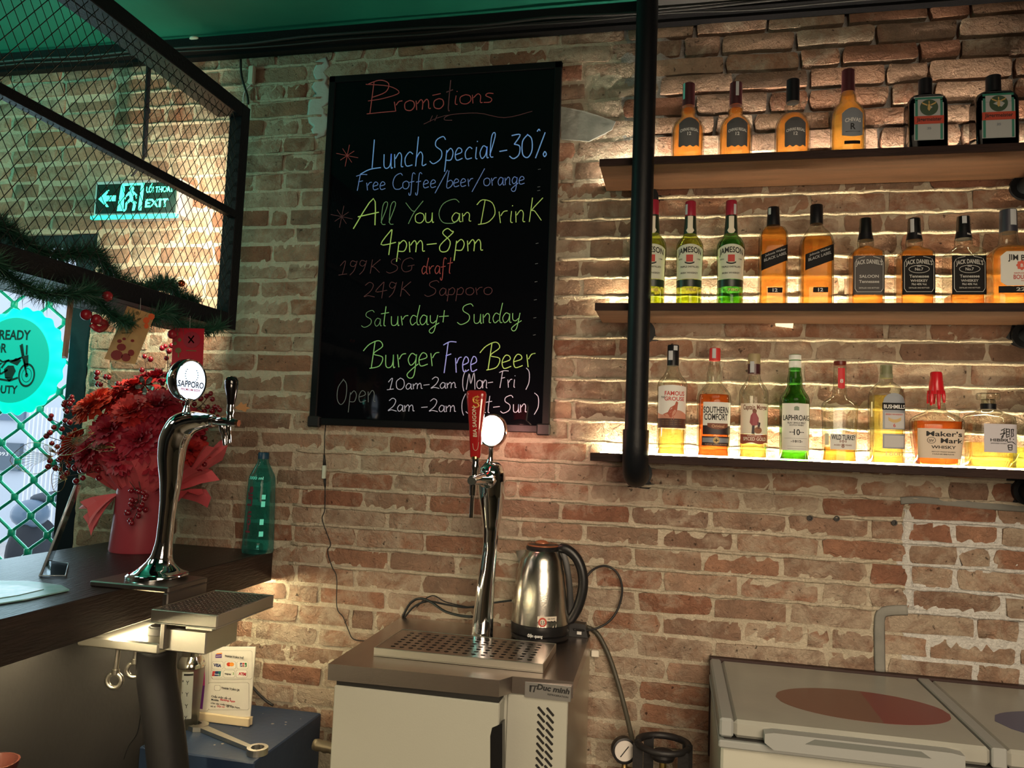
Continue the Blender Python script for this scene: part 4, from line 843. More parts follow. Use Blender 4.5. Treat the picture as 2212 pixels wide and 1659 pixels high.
for pl in ([(14, 930), (22, 925)], [(12, 938), (22, 934), (14, 944)], [(20, 928), (18, 942), (13, 949)], [(24, 925), (24, 944)], [(24, 927), (30, 926), (30, 938), (24, 938)], [(24, 932), (30, 932)], [(24, 944), (32, 940)], [(34, 926), (34, 944)], [(34, 927), (39, 926), (37, 934), (39, 940), (35, 942)], [(22, 950), (40, 947)], [(31, 944), (31, 950)], [(26, 954), (36, 953), (44, 958)], [(27, 960), (35, 959)], [(27, 960), (28, 970)], [(35, 959), (35, 970)], [(27, 965), (35, 965)], [(28, 970), (35, 970)]):
    for (xa, ya), (xb_, yb) in zip(pl, pl[1:]):
        A = Vector((xa, ya)); B = Vector((xb_, yb)); d = (B - A).normalized(); nn = Vector((-d.y, d.x)) * 1.1
        mb.add([b.surf((v.x - 6) * b.k, b.pz(v.y + 1), .0014) for v in (A - nn, B - nn * .6, B + nn * .6, A + nn)], [(0, 1, 2, 3)])
mb.build('brush_character', PIK, lab)
b = bt('spirit_bottle', 'bottle with pale green liquor cut off at the right end of the bottom shelf', 2232, 878, 80, 2, [(0, .95), (.02, 1), (.35, 1), (.48, .98), (.62, .80), (.72, .42), (.80, .32), (1, .30)], n=3, liq=LG, fill=968)
b.cap(.86, 1, CBK)
# ------------------------------------------------------------------ hanging rack over the bar
XR = -1.38
t = thing('hanging_rack', 'black steel rack with diamond wire mesh hanging over the bar counter', 'rack', (XR, -.32, 1.834))
MST = mat('rack_black', (.005, .006, .009), .5, spec=.2, bump=.3, bscale=120)
O = Vector((XR, -.32, 1.834))
def bar(nm, *a, m=MST, b=.002):
    mb = MB(O); mb.bbox(*a, b); return mb.build(nm, m, t)
bar('post', XR - .045, XR, -.345, -.30, 1.834, 2.562)
bar('upper_beam', XR - .045, XR, -2.2, -.3455, 2.517, 2.562)
bar('lower_beam', XR - .045, XR, -2.2, -.3455, 1.834, 1.884)
bar('middle_beam', XR - .022, XR + .004, -2.2, -.3455, 2.186, 2.210)
bar('inner_flange', XR - .085, XR - .046, -2.2, -.35, 2.517, 2.521)
bar('shelf_plate', XR - .22, XR - .046, -2.2, -.30, 1.834, 1.840)
bar('rear_edge', XR - .245, XR - .221, -2.2, -.30, 1.834, 1.862)
mb = MB(O); p = [W(322, 128, -.07), W(312, 338, -.07)]; mb.cyl(p[0], p[1], .009, 8); mb.cyl(W(318, 235, -.07), W(317.6, 243, -.07), .012, 8); mb.build('hanger_rod', MST, t, True, auto=60)
mb = MB(O); mb.tube(catmull([W(312, 338, -.07), W(306, 352, -.08), W(292, 372, -.09), W(284, 380, -.1)], 4), .004, 6); mb.build('hanger_cable', MST, t, True)
MWIRE = mat('mesh_wire', (.03, .033, .03), .4, .6)
mb = MB(O); cy, cz = .0335, .047; y0, y1, z0, z1 = -2.0, -.346, 1.884, 2.517
def dia(sgn):
    s_ = cz / cy * sgn; c = -(z1 - z0) / abs(s_) * 1.0
    y = y0 - (z1 - z0) / abs(s_)
    while y < y1 + (z1 - z0) / abs(s_):
        a = max(y0, y) if sgn > 0 else max(y0, y); pts = []
        for (ya) in (y0, y1):
            z = (z0 if sgn > 0 else z1) + (ya - y) * s_
            if z0 <= z <= z1: pts.append((ya, z))
        for za in (z0, z1):
            yy = y + (za - (z0 if sgn > 0 else z1)) / s_
            if y0 < yy < y1: pts.append((yy, za))
        if len(pts) >= 2:
            pts.sort(); (a1, b1), (a2, b2) = pts[0], pts[-1]; L_ = math.hypot(a2 - a1, b2 - b1)
            if L_ > .02:
                n = max(1, int(L_ / .0288)); xo = .0022 * sgn
                mb.tube([(XR - .012 + xo * (1 if 1 else 0), a1, b1), (XR - .012 + xo, a2, b2)], .00115, 4, cap=False)
        y += cy
dia(1); dia(-1)
mb.build('wire_mesh', MWIRE, t, kind='stuff')
# pine garland wound round the lower beam
t = thing('pine_garland', 'green artificial pine garland wound round the lower beam of the rack', 'garland', (XR - .03, -.42, 1.86))
O = Vector((XR - .03, -.42, 1.86)); rg = random.Random(5); mb = MB(O)
for (xc, zc_, ya, yb, ph, cnt) in ((XR - .085, 1.925, -1.75, -.385, 0, 100), (XR + .005, 1.812, -1.75, -.41, 2, 72)):
    path = []
    for i in range(110):
        u = i / 109; a = u * 30 + ph; path.append(Vector((xc + .018 * math.cos(a), ya + (yb - ya) * u, zc_ + .020 * math.sin(a) + .012 * math.sin(u * 13 + ph))))
    st = MB(O); st.tube(path, .004, 5); st.build('stem', mat('garland_wire', (.02, .03, .02), .7), t)
    for i in range(len(path) - 1):
        big = .8 + .45 * math.sin(i * .9 + ph) ** 2
        for j in range(cnt):
            p = path[i].lerp(path[i + 1], rg.random()); d = Vector((rg.gauss(0, 1), rg.gauss(0, .8), rg.gauss(0, 1))).normalized()
            L_ = rg.uniform(.025, .05) * big; r = p + d * L_
            if XR - .05 < r.x < XR + .006 and 1.83 < r.z < 1.888: continue
            s_ = d.cross(Vector((rg.gauss(0, 1), rg.gauss(0, 1), rg.gauss(0, 1)))).normalized() * .0014
            mb.add([p - s_, p + s_, r], [(0, 1, 2)])
mb.build('needles', mat('pine_needles', (.012, .055, .035), .5, var=(.02, .10, .055), vscale=30), t, kind='stuff')
for i, (x, y) in enumerate(((392, 612), (186, 680), (208, 690), (372, 722), (232, 640))):
    mb = MB(O); c = WX(x, y, XR + .015); mb.ball(c, .010 if i == 0 else .013, 10, 7, sc=(1, 1, 1)); mb.build('bauble', mat('bauble_bronze', (.35, .08, .03), .15, .8) if i == 0 else mat('bauble_red', (.25, .01, .02), .3), t, True)
mb = MB(O); mb.tube(catmull([WX(196, 690, XR + .01), WX(215, 694, XR + .02), WX(232, 702, XR + .01), WX(214, 712, XR + .02), WX(198, 700, XR + .01)], 4), [(.002, .009)] * 17, 6); mb.build('ribbon', mat('bauble_red'), t, True)
# hanging envelopes
MEG = mat('envelope_gold', (.62, .38, .17), .4, .2, var=(.50, .30, .14), vscale=30); MER = mat('envelope_red', (.42, .012, .03), .45)
def envelope(name, label, corners, Y, m, top, decos):
    c = [W(x, y, Y) for x, y in corners]; O = W(*top, Y - .001); t = thing(name, label, 'envelope', O, 'paper envelopes hanging from the rack')
    mb = MB(O); mb.prism(c, (0, .0015, 0)); mb.build('paper', m, t)
    for nm, mm, polys in decos:
        for pl in polys:
            mb = MB(O); mb.prism([W(x, y, Y - .0006) for x, y in pl], (0, .0004, 0)); mb.build(nm, mm, t)
    mb = MB(O); mb.cyl(W(*top, Y), W(top[0] + 1, top[1] - 26, Y), .0007, 4); mb.build('string', mat('string_grey', (.3, .3, .3), .8), t)
    return t
def disc(cx, cy, rx, ry=None, n=12): return [(cx + rx * math.cos(2 * math.pi * i / n), cy + (ry or rx) * math.sin(2 * math.pi * i / n)) for i in range(n)]
MD = mat('print_dark_red', (.22, .02, .02), .5); MO = mat('print_orange', (.70, .12, .04), .5); MGD = mat('foil_gold', (.75, .52, .25), .25, .8)
envelope('paper_envelope', 'gold paper envelope with red lanterns, hanging tilted under the garland', [(225, 775), (291, 787), (334, 680), (275, 661)], -.78, MEG, (303, 670),
         [('lantern_print', MO, [disc(316, 692, 7), disc(327, 684, 7), disc(316, 704, 5, 6)]), ('flower_print', MD, [disc(252, 767, 13, 11), disc(272, 772, 10, 9), disc(262, 750, 10, 8), disc(283, 762, 7), disc(258, 737, 5, 4), disc(286, 736, 4, 3), disc(268, 732, 4, 3)]),
          ('foil_print', MGD, [disc(297, 676, 4), [(275, 700), (290, 696), (292, 699), (277, 703)], [(262, 718), (284, 716), (284, 720), (263, 721)], [(296, 690), (303, 686), (305, 689), (298, 693)]])])
envelope('paper_envelope', 'red paper envelope hanging upright behind the round beer sign', [(370, 826), (436, 826), (441, 710), (373, 708)], -.56, MER, (410, 709),
         [('foil_print', MGD, [disc(385, 757, 7, 6), [(384, 762), (387, 762), (387, 772), (384, 772)], disc(380, 722, 5), disc(388, 734, 4), disc(378, 742, 4), [(402, 756), (424, 757), (424, 759), (402, 758)]]), ('medal_print', mat('print_crimson', (.30, .02, .04), .5), [disc(414, 734, 19, 18)]), ('foil_print', MGD, [[(408, 726), (420, 740), (418, 742), (406, 728)], [(420, 726), (408, 742), (406, 740), (418, 724)]])])
Oe = WX(152, 622, XR); t = thing('paper_envelope', 'paper envelope seen edge-on, hanging in front of the doorway grille', 'envelope', Oe, 'paper envelopes hanging from the rack')
d = ray(148, 700); d = Vector((d[0], d[1], 0)).normalized() * .075; k = mpp(Oe); s_ = Vector((.0035, 0, 0)); zt = Oe.z; zb = zt - 148 * k; b = Vector((-.004, 0, 0))
mb = MB(Oe); mb.hexa([Oe + b - s_ + Vector((0, 0, zb - zt)), Oe + b + s_ + Vector((0, 0, zb - zt)), Oe + b + s_ + d * 1 + Vector((.01, 0, zb - zt)), Oe + b - s_ + d + Vector((0, 0, zb - zt)), Oe - s_, Oe + s_, Oe + s_ + d + Vector((.01, 0, 0)), Oe - s_ + d]); mb.build('paper', mat('envelope_pale', (.40, .28, .22), .5, bump=.4), t)
# ------------------------------------------------------------------ exit sign
O = W(294, 430, -.10); t = thing('exit_sign', 'green lit exit sign with arrow and running figure behind the mesh', 'sign', O)
x0, x1, z0, z1 = -2.117, -1.785, 2.290, 2.408
MAL = mat('sign_aluminium', (.35, .36, .38), .35, .6)
mb = MB(O); mb.bbox(x0 - .012, x1 + .012, -.09, -.0105, z0 - .004, z1 + .010, .002); mb.build('housing', MAL, t)
mb = MB(O); mb.box(x0, x1, -.096, -.0905, z0 + .004, z1 - .004); mb.build('face', mat('sign_black', (.003, .02, .016), .15), t)
mb = MB(O); mb.bbox(x0 - .014, x1 + .014, -.104, -.088, z0 - .018, z0 - .0045, .002); mb.build('light_bar', mat('bar_glow', (.05, .6, .5), .4, emis=(0, .75, .58), estr=.9), t)
ME = mat('exit_glow', (.1, .9, .6), .5, emis=(.02, 1.0, .62), estr=2.2); EW, EH = x1 - x0, z1 - z0
def ep(u, v): return (x0 + EW * u, -.0968, z0 + EH * v)
def epoly(nm, pl, m=ME):
    mb = MB(O); mb.prism([ep(*p) for p in pl][::-1], (0, .0006, 0)); return mb.build(nm, m, t)
epoly('arrow', [(.03, .50), (.14, .78), (.16, .78), (.12, .60), (.25, .60), (.25, .42), (.12, .42), (.17, .24), (.14, .24)])
epoly('door_frame', [(.28, .10), (.32, .10), (.35, .90), (.56, .90), (.545, .10), (.585, .10), (.60, .97), (.31, .97)])
epoly('door_leaf', [(.32, .10), (.36, .10), (.355, .86), (.335, .86)])
mb = MB(O); mb.lathe([(.010, 0), (.010, .0006)], ep(.445, .80), (0, -1, 0), 14); mb.build('figure_head', ME, t)
epoly('figure', [(.40, .70), (.47, .72), (.52, .60), (.515, .48), (.50, .48), (.50, .58), (.475, .62), (.47, .46), (.52, .36), (.50, .10), (.47, .10), (.48, .32), (.44, .40), (.40, .30), (.40, .12), (.36, .06), (.355, .12), (.38, .16), (.38, .34), (.43, .50), (.42, .60), (.39, .56), (.375, .46), (.365, .50), (.38, .62)])
for s_, u, v, h, w_ in (('LỐI THOÁT', .80, .66, .17, .34), ('EXIT', .775, .20, .24, .29)):
    mb = MB(O); lettering(mb, s_, lambda a, b, u=u, v=v: (x0 + EW * u + a, -.0972, z0 + EH * v + b), h * EH, w_ * EW, bold=.04); mb.build('lettering', ME, t)
# ------------------------------------------------------------------ bits at the ceiling line
O = W(532, 132, -.02); t = thing('cable_adapter', 'small white power adapter with a dark cable under the ceiling edge', 'adapter', O)
mb = MB(O); mb.bbox(W(538, 150, -.02).x, W(551, 150, -.02).x, -.028, -.008, W(545, 182, -.02).z, W(545, 142, -.02).z, .005); mb.build('housing', mat('adapter_white', (.55, .55, .45), .5), t)
mb = MB(O); mb.tube(catmull([W(544, 180, -.018), W(528, 200, -.018), W(526, 222, -.018)], 4), .0025, 6); mb.build('white_cable', mat('cable_white', (.6, .62, .62), .5), t, True)
mb = MB(O); mb.tube(catmull([W(520, 128, -.02), W(522, 165, -.02), W(534, 205, -.02), W(536, 225, -.02)], 4), .004, 6); mb.build('dark_cable', mat('cable_black', (.012, .012, .013), .5), t, True)
c = WZ(422, 84, 2.949); mb = MB(); mb.lathe([(.020, 0), (.020, .004), (.014, .007)], c, (0, 0, -1), 20); tag(mb.build('ceiling_rosette', mat('rosette_white', (.55, .6, .5), .5), None, True, auto=40), 'small pale round plate on the green ceiling', 'plate')
MCB = mat('cable_black')
mb = MB(); rr = random.Random(9); mb.tube(catmull([(x, -.100 - rr.uniform(0, .012), 2.905 + rr.uniform(-.006, .004)) for x in [-3.3 + .22 * i for i in range(31)]], 3), .005, 6)
tag(mb.build('ceiling_cable', MCB, None, True), 'thick black cable sagging along the ceiling edge beam', 'cable')
mb = MB(); mb.tube(catmull([(x, -.094 - rr.uniform(0, .008), 2.890 + rr.uniform(-.006, .006)) for x in [-3.3 + .27 * i for i in range(26)]], 3), .003, 6)
tag(mb.build('ceiling_cable', MCB, None, True), 'thin black cable sagging below the thick one at the ceiling edge', 'cable')
# ------------------------------------------------------------------ bar counter
MWD = mat('counter_wood', (.013, .007, .007), .38, spec=.35, bump=.5, bscale=22, stretch=(9, 1, 9), var=(.026, .014, .012), vscale=10)
O = Vector((-1.36, 0, .0)); t = thing('bar_counter', 'dark wooden bar counter with a thick top running to the brick wall', 'counter', O)
mb = MB(O); mb.bbox(-1.966, -1.36, -4.2, -.012, 1.005, 1.105, .002); mb.build('top', MWD, t)
mb = MB(O); mb.box(-1.60, -1.532, -4.2, -.012, 0.002, 1.0045); mb.build('panel', mat('panel_grey', (.019, .017, .017), .6, bump=.15, bscale=60, var=(.026, .023, .022), vscale=5), t)
mb = MB(O); mb.box(-1.384, -1.376, -4.0, -.02, 1.0005, 1.0045); mb.build('light_strip', mat('led_counter', (1, .9, .7), .5, emis=(1, .84, .50), estr=190), t)
# magazines and the clear stand
for i, (pl, m, lb) in enumerate((([(-60, 1256), (60, 1257), (132, 1266), (150, 1276), (60, 1296), (-80, 1318)], mat('paper_green_blue', (.30, .48, .48), .35, var=(.12, .40, .34), vscale=22), 'glossy blue-green leaflet lying open on the dark counter'),)):
    O = WZ(60, 1280, 1.106); t = thing('leaflet', lb, 'leaflet', O)
    mb = MB(O); mb.prism([WZ(x, y, 1.1065) for x, y in pl][::1], (0, 0, .003)); mb.build('pages', m, t)
    mb = MB(O); mb.prism([WZ(x, y + 3, 1.1100) for x, y in [(-60, 1262), (40, 1262), (95, 1270), (40, 1283), (-70, 1300)]], (0, 0, .001)); mb.build('cover', mat('paper_pale', (.5, .55, .55), .3, var=(.2, .45, .40), vscale=35), t)
O = WZ(110, 1236, 1.106); t = thing('menu_stand', 'clear acrylic menu stand seen edge-on at the left of the counter', 'stand', O)
MAC = glassy('acrylic', (.95, .97, .98), 1.12)
a = WZ(88, 1243, 1.107); k = mpp(a); tp = Vector(W(163, 1048, a.y + .02)); vd = Vector((ray(100, 1150)[0], ray(100, 1150)[1], 0)).normalized()
sx = Vector((vd.y, -vd.x, 0)) * .0035
def pan(p, q, w_): return [p - sx, p + sx, p + sx + w_, p - sx + w_, q - sx, q + sx, q + sx + w_, q - sx + w_]
wv = vd * .10 + Vector((.02, 0, 0)); mb = MB(O); mb.hexa(pan(a, tp, wv)); mb.build('panel', MAC, t)
mb = MB(O); mb.tube([a, tp], .0035, 6); mb.build('panel_edge', mat('acrylic_edge', (.55, .62, .68), .15, .3), t, True)
b0 = [WZ(x, y, 1.1065) for x, y in ((84, 1246), (141, 1246), (148, 1219), (104, 1213))]; mb = MB(O); mb.prism(b0, (0, 0, .003)); mb.build('foot', MAC, t)
mb = MB(O); mb.tube([p + Vector((0, 0, .003)) for p in b0 + [b0[0]]], .0015, 5); mb.build('foot_edge', mat('acrylic_edge'), t, True)
# ------------------------------------------------------------------ flowers in a red wrapped pot
VC = Vector((-1.745, -.20, 1.1055)); t = thing('flower_arrangement', 'red artificial flowers, berries and gold leaves in a red wrapped pot on the counter', 'flowers', VC)
MPOT = mat('pot_red', (.34, .045, .065), .45, coat=.2); MPAP = mat('wrap_paper', (.66, .11, .13), .6)
b_ = MPAP.node_tree.nodes['Principled BSDF']; b_.inputs['Transmission Weight'].default_value = 0
mb = MB(); mb.lathe([(.092, 0), (.094, .006), (.086, .12), (.080, .26), (.078, .28), (.072, .28), (.07, .02)], (0, 0, 0), n=36, cap=False); mb.add([(.07 * math.cos(i * math.pi / 12), .07 * math.sin(i * math.pi / 12), .02) for i in range(24)], [tuple(range(24))]); mb.add([(.092 * math.cos(i * math.pi / 12), .092 * math.sin(i * math.pi / 12), .0) for i in range(24)], [tuple(range(24))[::-1]])
mb.build('pot', MPOT, t, True, auto=40)
rf = random.Random(21)
def sheet(a0, w_, r1, z1, r0=.075, z0=.19, m=MPAP):
    mb = MB(); n, k = 9, 6; V = []
    for j in range(k + 1):
        v = j / k
        for i in range(n + 1):
            u = i / n; a = a0 + (u - .5) * w_ * (.55 + .75 * v); r = r0 + (r1 - r0) * v ** .8 + .012 * v * math.sin(u * 17 + a0 * 9) + rf.uniform(-.004, .004) * v
            z = z0 + (z1 - z0) * v - .05 * v * (2 * u - 1) ** 2 + .016 * v * math.sin(u * 11 + a0 * 5) - .03 * max(0, v - .7)
            V.append((r * math.cos(a), min(.185, r * math.sin(a) * .85), z))
    mb.add(V, [(j * (n + 1) + i, j * (n + 1) + i + 1, (j + 1) * (n + 1) + i + 1, (j + 1) * (n + 1) + i) for j in range(k) for i in range(n)]); return mb.build('wrapping_sheet', m, t)
for a0, w_, r1, z1 in ((-2.9, .9, .19, .30), (-2.45, .8, .19, .16), (-2.1, .8, .18, .33), (-1.5, .9, .17, .36), (-.9, .9, .19, .34), (-.35, .8, .25, .30), (0.1, .7, .26, .38), (-.1, .7, .22, .22), (3.1, .8, .20, .34), (1.2, 1.4, .18, .36), (2.2, 1.3, .19, .35), (-1.2, .8, .15, .40), (-2.7, .6, .17, .12)): sheet(a0, w_, r1, z1)
def petals(mb, c, R, rng, dirv):
    dirv = Vector(dirv).normalized(); q = dirv.to_track_quat('Z', 'Y')
    for ringi, (nn, tilt, rr) in enumerate(((9, .2, .5), (12, .5, .68), (15, .85, .85), (17, 1.15, 1.0), (18, 1.45, 1.02))):
        for i in range(nn):
            a = 2 * math.pi * i / nn + rng.uniform(-.25, .25); tl = tilt + rng.uniform(-.15, .15); L_ = R * rr * rng.uniform(.85, 1.1); w_ = .24 * L_ + .06 * R
            V = []
            for j in range(4):
                v = j / 3
                for k_ in range(7):
                    u = k_ / 6 - .5; ww = w_ * (.35 + .9 * v) * 2 * u
                    LL = L_ * (1 + (.13 if k_ % 2 else -.05) * (j == 3)); rad = LL * v * math.sin(tl * (0.7 + .4 * v)); hh = L_ * v * math.cos(tl * (.7 + .4 * v)) + (.10 * R * rng.uniform(-1, 1) if j == 3 else 0)
                    p = Vector((rad * math.cos(a) - ww * math.sin(a), rad * math.sin(a) + ww * math.cos(a), hh - .25 * R))
                    V.append(Vector(c) + q @ p)
            mb.add(V, [(j * 7 + k_, j * 7 + k_ + 1, (j + 1) * 7 + k_ + 1, (j + 1) * 7 + k_) for j in range(3) for k_ in range(6)])
MFL = [mat('petal_red_mid', (.62, .035, .03), .6, var=(.45, .02, .025), vscale=40), mat('petal_red_shaded', (.40, .015, .035), .6, var=(.30, .01, .03), vscale=40), mat('petal_red_lit', (.72, .08, .03), .6, var=(.6, .04, .03), vscale=40)]  # brighter and darker petal reds carry light and shade in their colour
def loc(px, py, Y): return W(px, py, Y) - VC
FL = [(200, 870, 46, -.30, 2), (246, 858, 40, -.26, 0), (292, 832, 40, -.22, 0), (285, 885, 46, -.30, 0), (338, 872, 46, -.26, 1), (235, 925, 48, -.33, 1), (150, 960, 36, -.27, 2), (300, 945, 50, -.32, 1), (358, 930, 44, -.25, 1), (405, 905, 42, -.18, 1), (190, 975, 40, -.33, 1), (412, 968, 38, -.19, 0), (340, 990, 42, -.27, 1), (262, 985, 40, -.33, 1), (330, 815, 34, -.14, 1)]
for px, py, r, Y, mi in FL:
    c = loc(px, py, Y); mb = MB(); petals(mb, c, r * mpp(c + VC), rf, c - Vector((0, 0, .33)) + Vector((0, -.12, .1))); mb.build('bloom', MFL[mi], t, True)
MBER = mat('berry_red', (.20, .008, .018), .2, coat=.6); MSTM = mat('stem_brown', (.06, .025, .02), .7)
def sprig(pts, Y, spread=9, nb=9, r=6.2):
    P = [loc(x, y, Y + (i * .004)) for i, (x, y) in enumerate(pts)]; C_ = catmull(P, 4); mb = MB(); mb.tube(C_, .0013, 5); k = mpp(VC)
    bb = MB()
    for i in range(nb):
        u = .25 + .75 * i / (nb - 1); p = C_[min(len(C_) - 1, int(u * (len(C_) - 1)))]; s_ = 1 if i % 2 else -1; d = (C_[-1] - C_[0]).normalized(); nrm = Vector((d.z, 0, -d.x)) * s_
        q = p + (nrm * spread * rf.uniform(.7, 1.6) + d * spread * .6) * k + Vector((0, rf.uniform(-.01, .01), 0))
        if i == nb - 1: q = C_[-1]
        mb.tube([p, q], .0009, 4); bb.ball(q, r * k * rf.uniform(.85, 1.1), 8, 6)
    o = mb.build('berry_stem', MSTM, t, True); bb.build('berries', MBER, o, True, kind='stuff')
for pts, Y in (([(330, 900), (322, 840), (312, 770)], -.17), ([(350, 900), (360, 830), (362, 765), (357, 748)], -.16), ([(380, 900), (395, 850), (388, 815)], -.15), ([(262, 850), (235, 830), (208, 816)], -.2), ([(205, 960), (150, 925), (108, 905)], -.24), ([(200, 990), (150, 960), (100, 942)], -.25), ([(210, 1010), (150, 1000), (104, 1008)], -.27), ([(260, 1010), (200, 1020), (135, 1030)], -.3), ([(395, 950), (430, 960), (440, 935)], -.15), ([(385, 990), (425, 1010), (440, 990)], -.16), ([(300, 1040), (305, 1080), (285, 1130)], -.33), ([(280, 1040), (300, 1075), (278, 1108)], -.34), ([(390, 900), (430, 880), (455, 850)], -.15), ([(250, 1000), (180, 1005), (130, 990)], -.31), ([(330, 960), (370, 985), (385, 1010)], -.3), ([(360, 880), (345, 850), (338, 800)], -.15), ([(410, 940), (455, 905), (470, 880)], -.14), ([(160, 900), (150, 880), (150, 865)], -.22)): sprig(pts, Y)
MGL = mat('gold_wire_leaf', (.40, .27, .14), .3, .8)
def leaf(cx, cy, rx, ry, rot, Y):
    mb = MB(); n = 22; ca, sa = math.cos(rot), math.sin(rot)
    def q(u, v, s_=1): return loc(cx + ca * u * rx - sa * v * ry, cy + sa * u * rx + ca * v * ry, Y)
    mb.tube([q(math.cos(2 * math.pi * i / n) * (1 - .15 * math.cos(6 * math.pi * i / n)), math.sin(2 * math.pi * i / n)) for i in range(n + 1)], .0010, 5)
    for i in range(9):
        a = -1.25 + 2.5 * i / 8; mb.tube([q(1, 0), q(.3 * math.cos(math.pi - a) + .1, .45 * math.sin(a)), q(math.cos(math.pi - a) * .95, math.sin(a) * .98)], .0007, 4)
    mb.build('gold_leaf', MGL, t, True)
for l in ((72, 990, 44, 34, -.1, -.28), (165, 955, 46, 22, -.5, -.36), (222, 965, 28, 10, .05, -.37), (130, 1030, 16, 34, .3, -.3), (110, 972, 16, 9, .5, -.27), (232, 808, 12, 12, .3, -.15), (430, 880, 16, 12, .4, -.14), (460, 895, 12, 9, .1, -.13)): leaf(*l)
MSV = mat('silver_petal', (.22, .20, .18), .3, .6)
for a in range(5):
    an = a * 2 * math.pi / 5 + .4; mb = MB(); c = (313, 832); mb.prism([loc(c[0] + r * math.cos(an + da), c[1] + r * math.sin(an + da), -.30 - .01 * (r > 10)) for r, da in ((2, 0), (12, -.45), (20, -.2), (22, 0), (20, .2), (12, .45))], (0, .002, 0)); mb.build('silver_petal', MSV, t)
for i in range(16):
    mb = MB(); x, y = rf.uniform(260, 430), rf.uniform(915, 1010); an = rf.uniform(0, 6.28); Y = rf.uniform(-.31, -.18)
    mb.prism([loc(x + r * math.cos(an + da), y + r * math.sin(an + da), Y) for r, da in ((0, 0), (9, -.5), (16, 0), (9, .5))], (0, .001, 0)); mb.build('small_leaf', mat('leaf_pale_green', (.28, .33, .24), .5), t)
mb = MB(); mb.prism([loc(x, y, -.13) for x, y in ((508, 880), (516, 874), (521, 868), (525, 874), (533, 871), (532, 878), (541, 882), (533, 884), (530, 890), (521, 886), (514, 886))], (0, .001, 0)); mb.tube([loc(510, 881, -.13), loc(480, 900, -.14), loc(440, 925, -.16)], .001, 4); mb.build('oak_leaf', mat('leaf_orange', (.50, .20, .07), .5), t)
# water bottle on the end of the counter
SHZ.append(1.1055)
b = Bottle('water_bottle', 'green-tinted plastic water bottle with a dark cap on the end of the counter', 556, 977, 67, 3, [(0, .94), (.02, .99), (.10, .985), (.12, .96), (.14, .975), (.20, .95), (.22, .96), (.72, .84), (.76, .80), (.80, .68), (.90, .36), (.93, .33), (1, .32)], glass=glassy('pet_green', (.42, .95, .95), 1.5, .22), Y=-.065)
b.cap(.935, 1, mat('cap_teal_blue', (.005, .05, .10), .4), label='dark blue cap')
mb = MB(); mt = mat('print_maroon', (.14, .03, .05), .5); zb_ = b.pz(1148)
lettering(mb, 'i-on Life', lambda u, v: b.surf(-.004 - v, zb_ + u, .0012), .021, 98 * b.k, align='l', bold=.03); mb.build('lettering', mt, b.t)
MPT = mat('print_mint', (.15, .75, .58), .5, emis=(.05, .5, .38), estr=.3)
for y0, y1, w_ in ((1066, 1076, 8), (1080, 1092, 8), (1118, 1130, 8), (1144, 1155, 9)): b.patch(17, 17 + w_, y0, y1, MPT, 'side_print', .001)
b.text([('3000 ml', 0, 1034, 6, 34)], MPT, .001)
# ------------------------------------------------------------------ beer tower on the counter
MCR = mat('chrome', (.82, .83, .85), .06, 1.0); MSS = mat('brushed_steel', (.60, .57, .50), .33, 1.0, bump=.12, bscale=140, stretch=(1, 14, 14)); MSSD = mat('dark_steel', (.26, .235, .215), .38, 1.0, bump=.1, bscale=100)
YT = -.665; O = Vector((-1.345, YT, 1.12))
t = thing('beer_tower', 'chrome swan-neck beer tower with lit round beer sign clamped on the dark counter', 'beer tower', O)
def tw(x, y, Y=YT): return W(x, y, Y)
CL = [(344, 1246, 60), (344, 1238, 58), (345, 1228, 42), (347, 1215, 29), (350, 1200, 22), (355, 1169, 17.5), (360, 1125, 17), (365, 1080, 18.5), (369, 1035, 23), (370, 990, 28), (376, 950, 31), (392, 922, 31), (415, 912, 24), (437, 909, 18), (450, 908, 15), (458, 908, 13)]
P = catmull([tw(x, y) for x, y, r in CL], 4); RR = []
for i in range(len(CL) - 1):
    for j in range(4): RR.append((CL[i][2] * (1 - j / 4) + CL[i + 1][2] * j / 4) * mpp(O))
RR.append(CL[-1][2] * mpp(O)); mb = MB(O); mb.tube(P, RR, 28); mb.build('column', MCR, t, True, auto=70)
mb = MB(O); mb.lathe([(.062, 0.0002), (.066, .001), (.066, .006), (.060, .012)], O + Vector((0, 0, 0)), n=36); mb.build('base_ring', MCR, t, True, auto=40)
kk = mpp(O)
def pipe(nm, pts, rs, m=MCR, n=16): mb = MB(O); mb.tube([tw(*p) for p in pts], [r * kk for r in rs], n); return mb.build(nm, m, t, True, auto=50)
pipe('tap_shank', [(425, 906), (436, 906), (437, 906), (452, 908), (453, 908), (462, 909), (463, 909), (470, 910)], [13, 14, 12, 12, 13.5, 13.5, 10, 10])
pipe('tap_body', [(468, 910), (480, 911), (505, 913), (511, 914)], [9, 11, 9, 8]); pipe('end_screw', [(511, 914), (516, 914.5)], [8, 7], mat('copper', (.75, .38, .25), .2, 1))
pipe('spout', [(479, 916), (482, 935), (483, 936), (487, 962)], [7, 6.5, 5, 5]); pipe('spout', [(493, 918), (494, 934), (495, 935), (496, 957)], [6.5, 6, 4.5, 4.5])
pipe('lever_collar', [(497, 908), (497.5, 896), (498, 890), (498, 880), (499, 872)], [9, 7, 9, 7.5, 8]); pipe('tap_handle', [(499, 874), (500, 860), (500, 838), (500, 824), (500, 816), (500, 812.5)], [8, 10, 14, 15, 11, 3], mat('handle_black', (.006, .005, .006), .12, coat=1), 18)
MDC = tw(413, 822); nrm = Vector((1, -.13, 0)).normalized(); rr = 45 * mpp(MDC)
pipe('sign_stem', [(402, 897), (404, 880), (406, 872), (409, 860)], [11, 6, 5, 9])
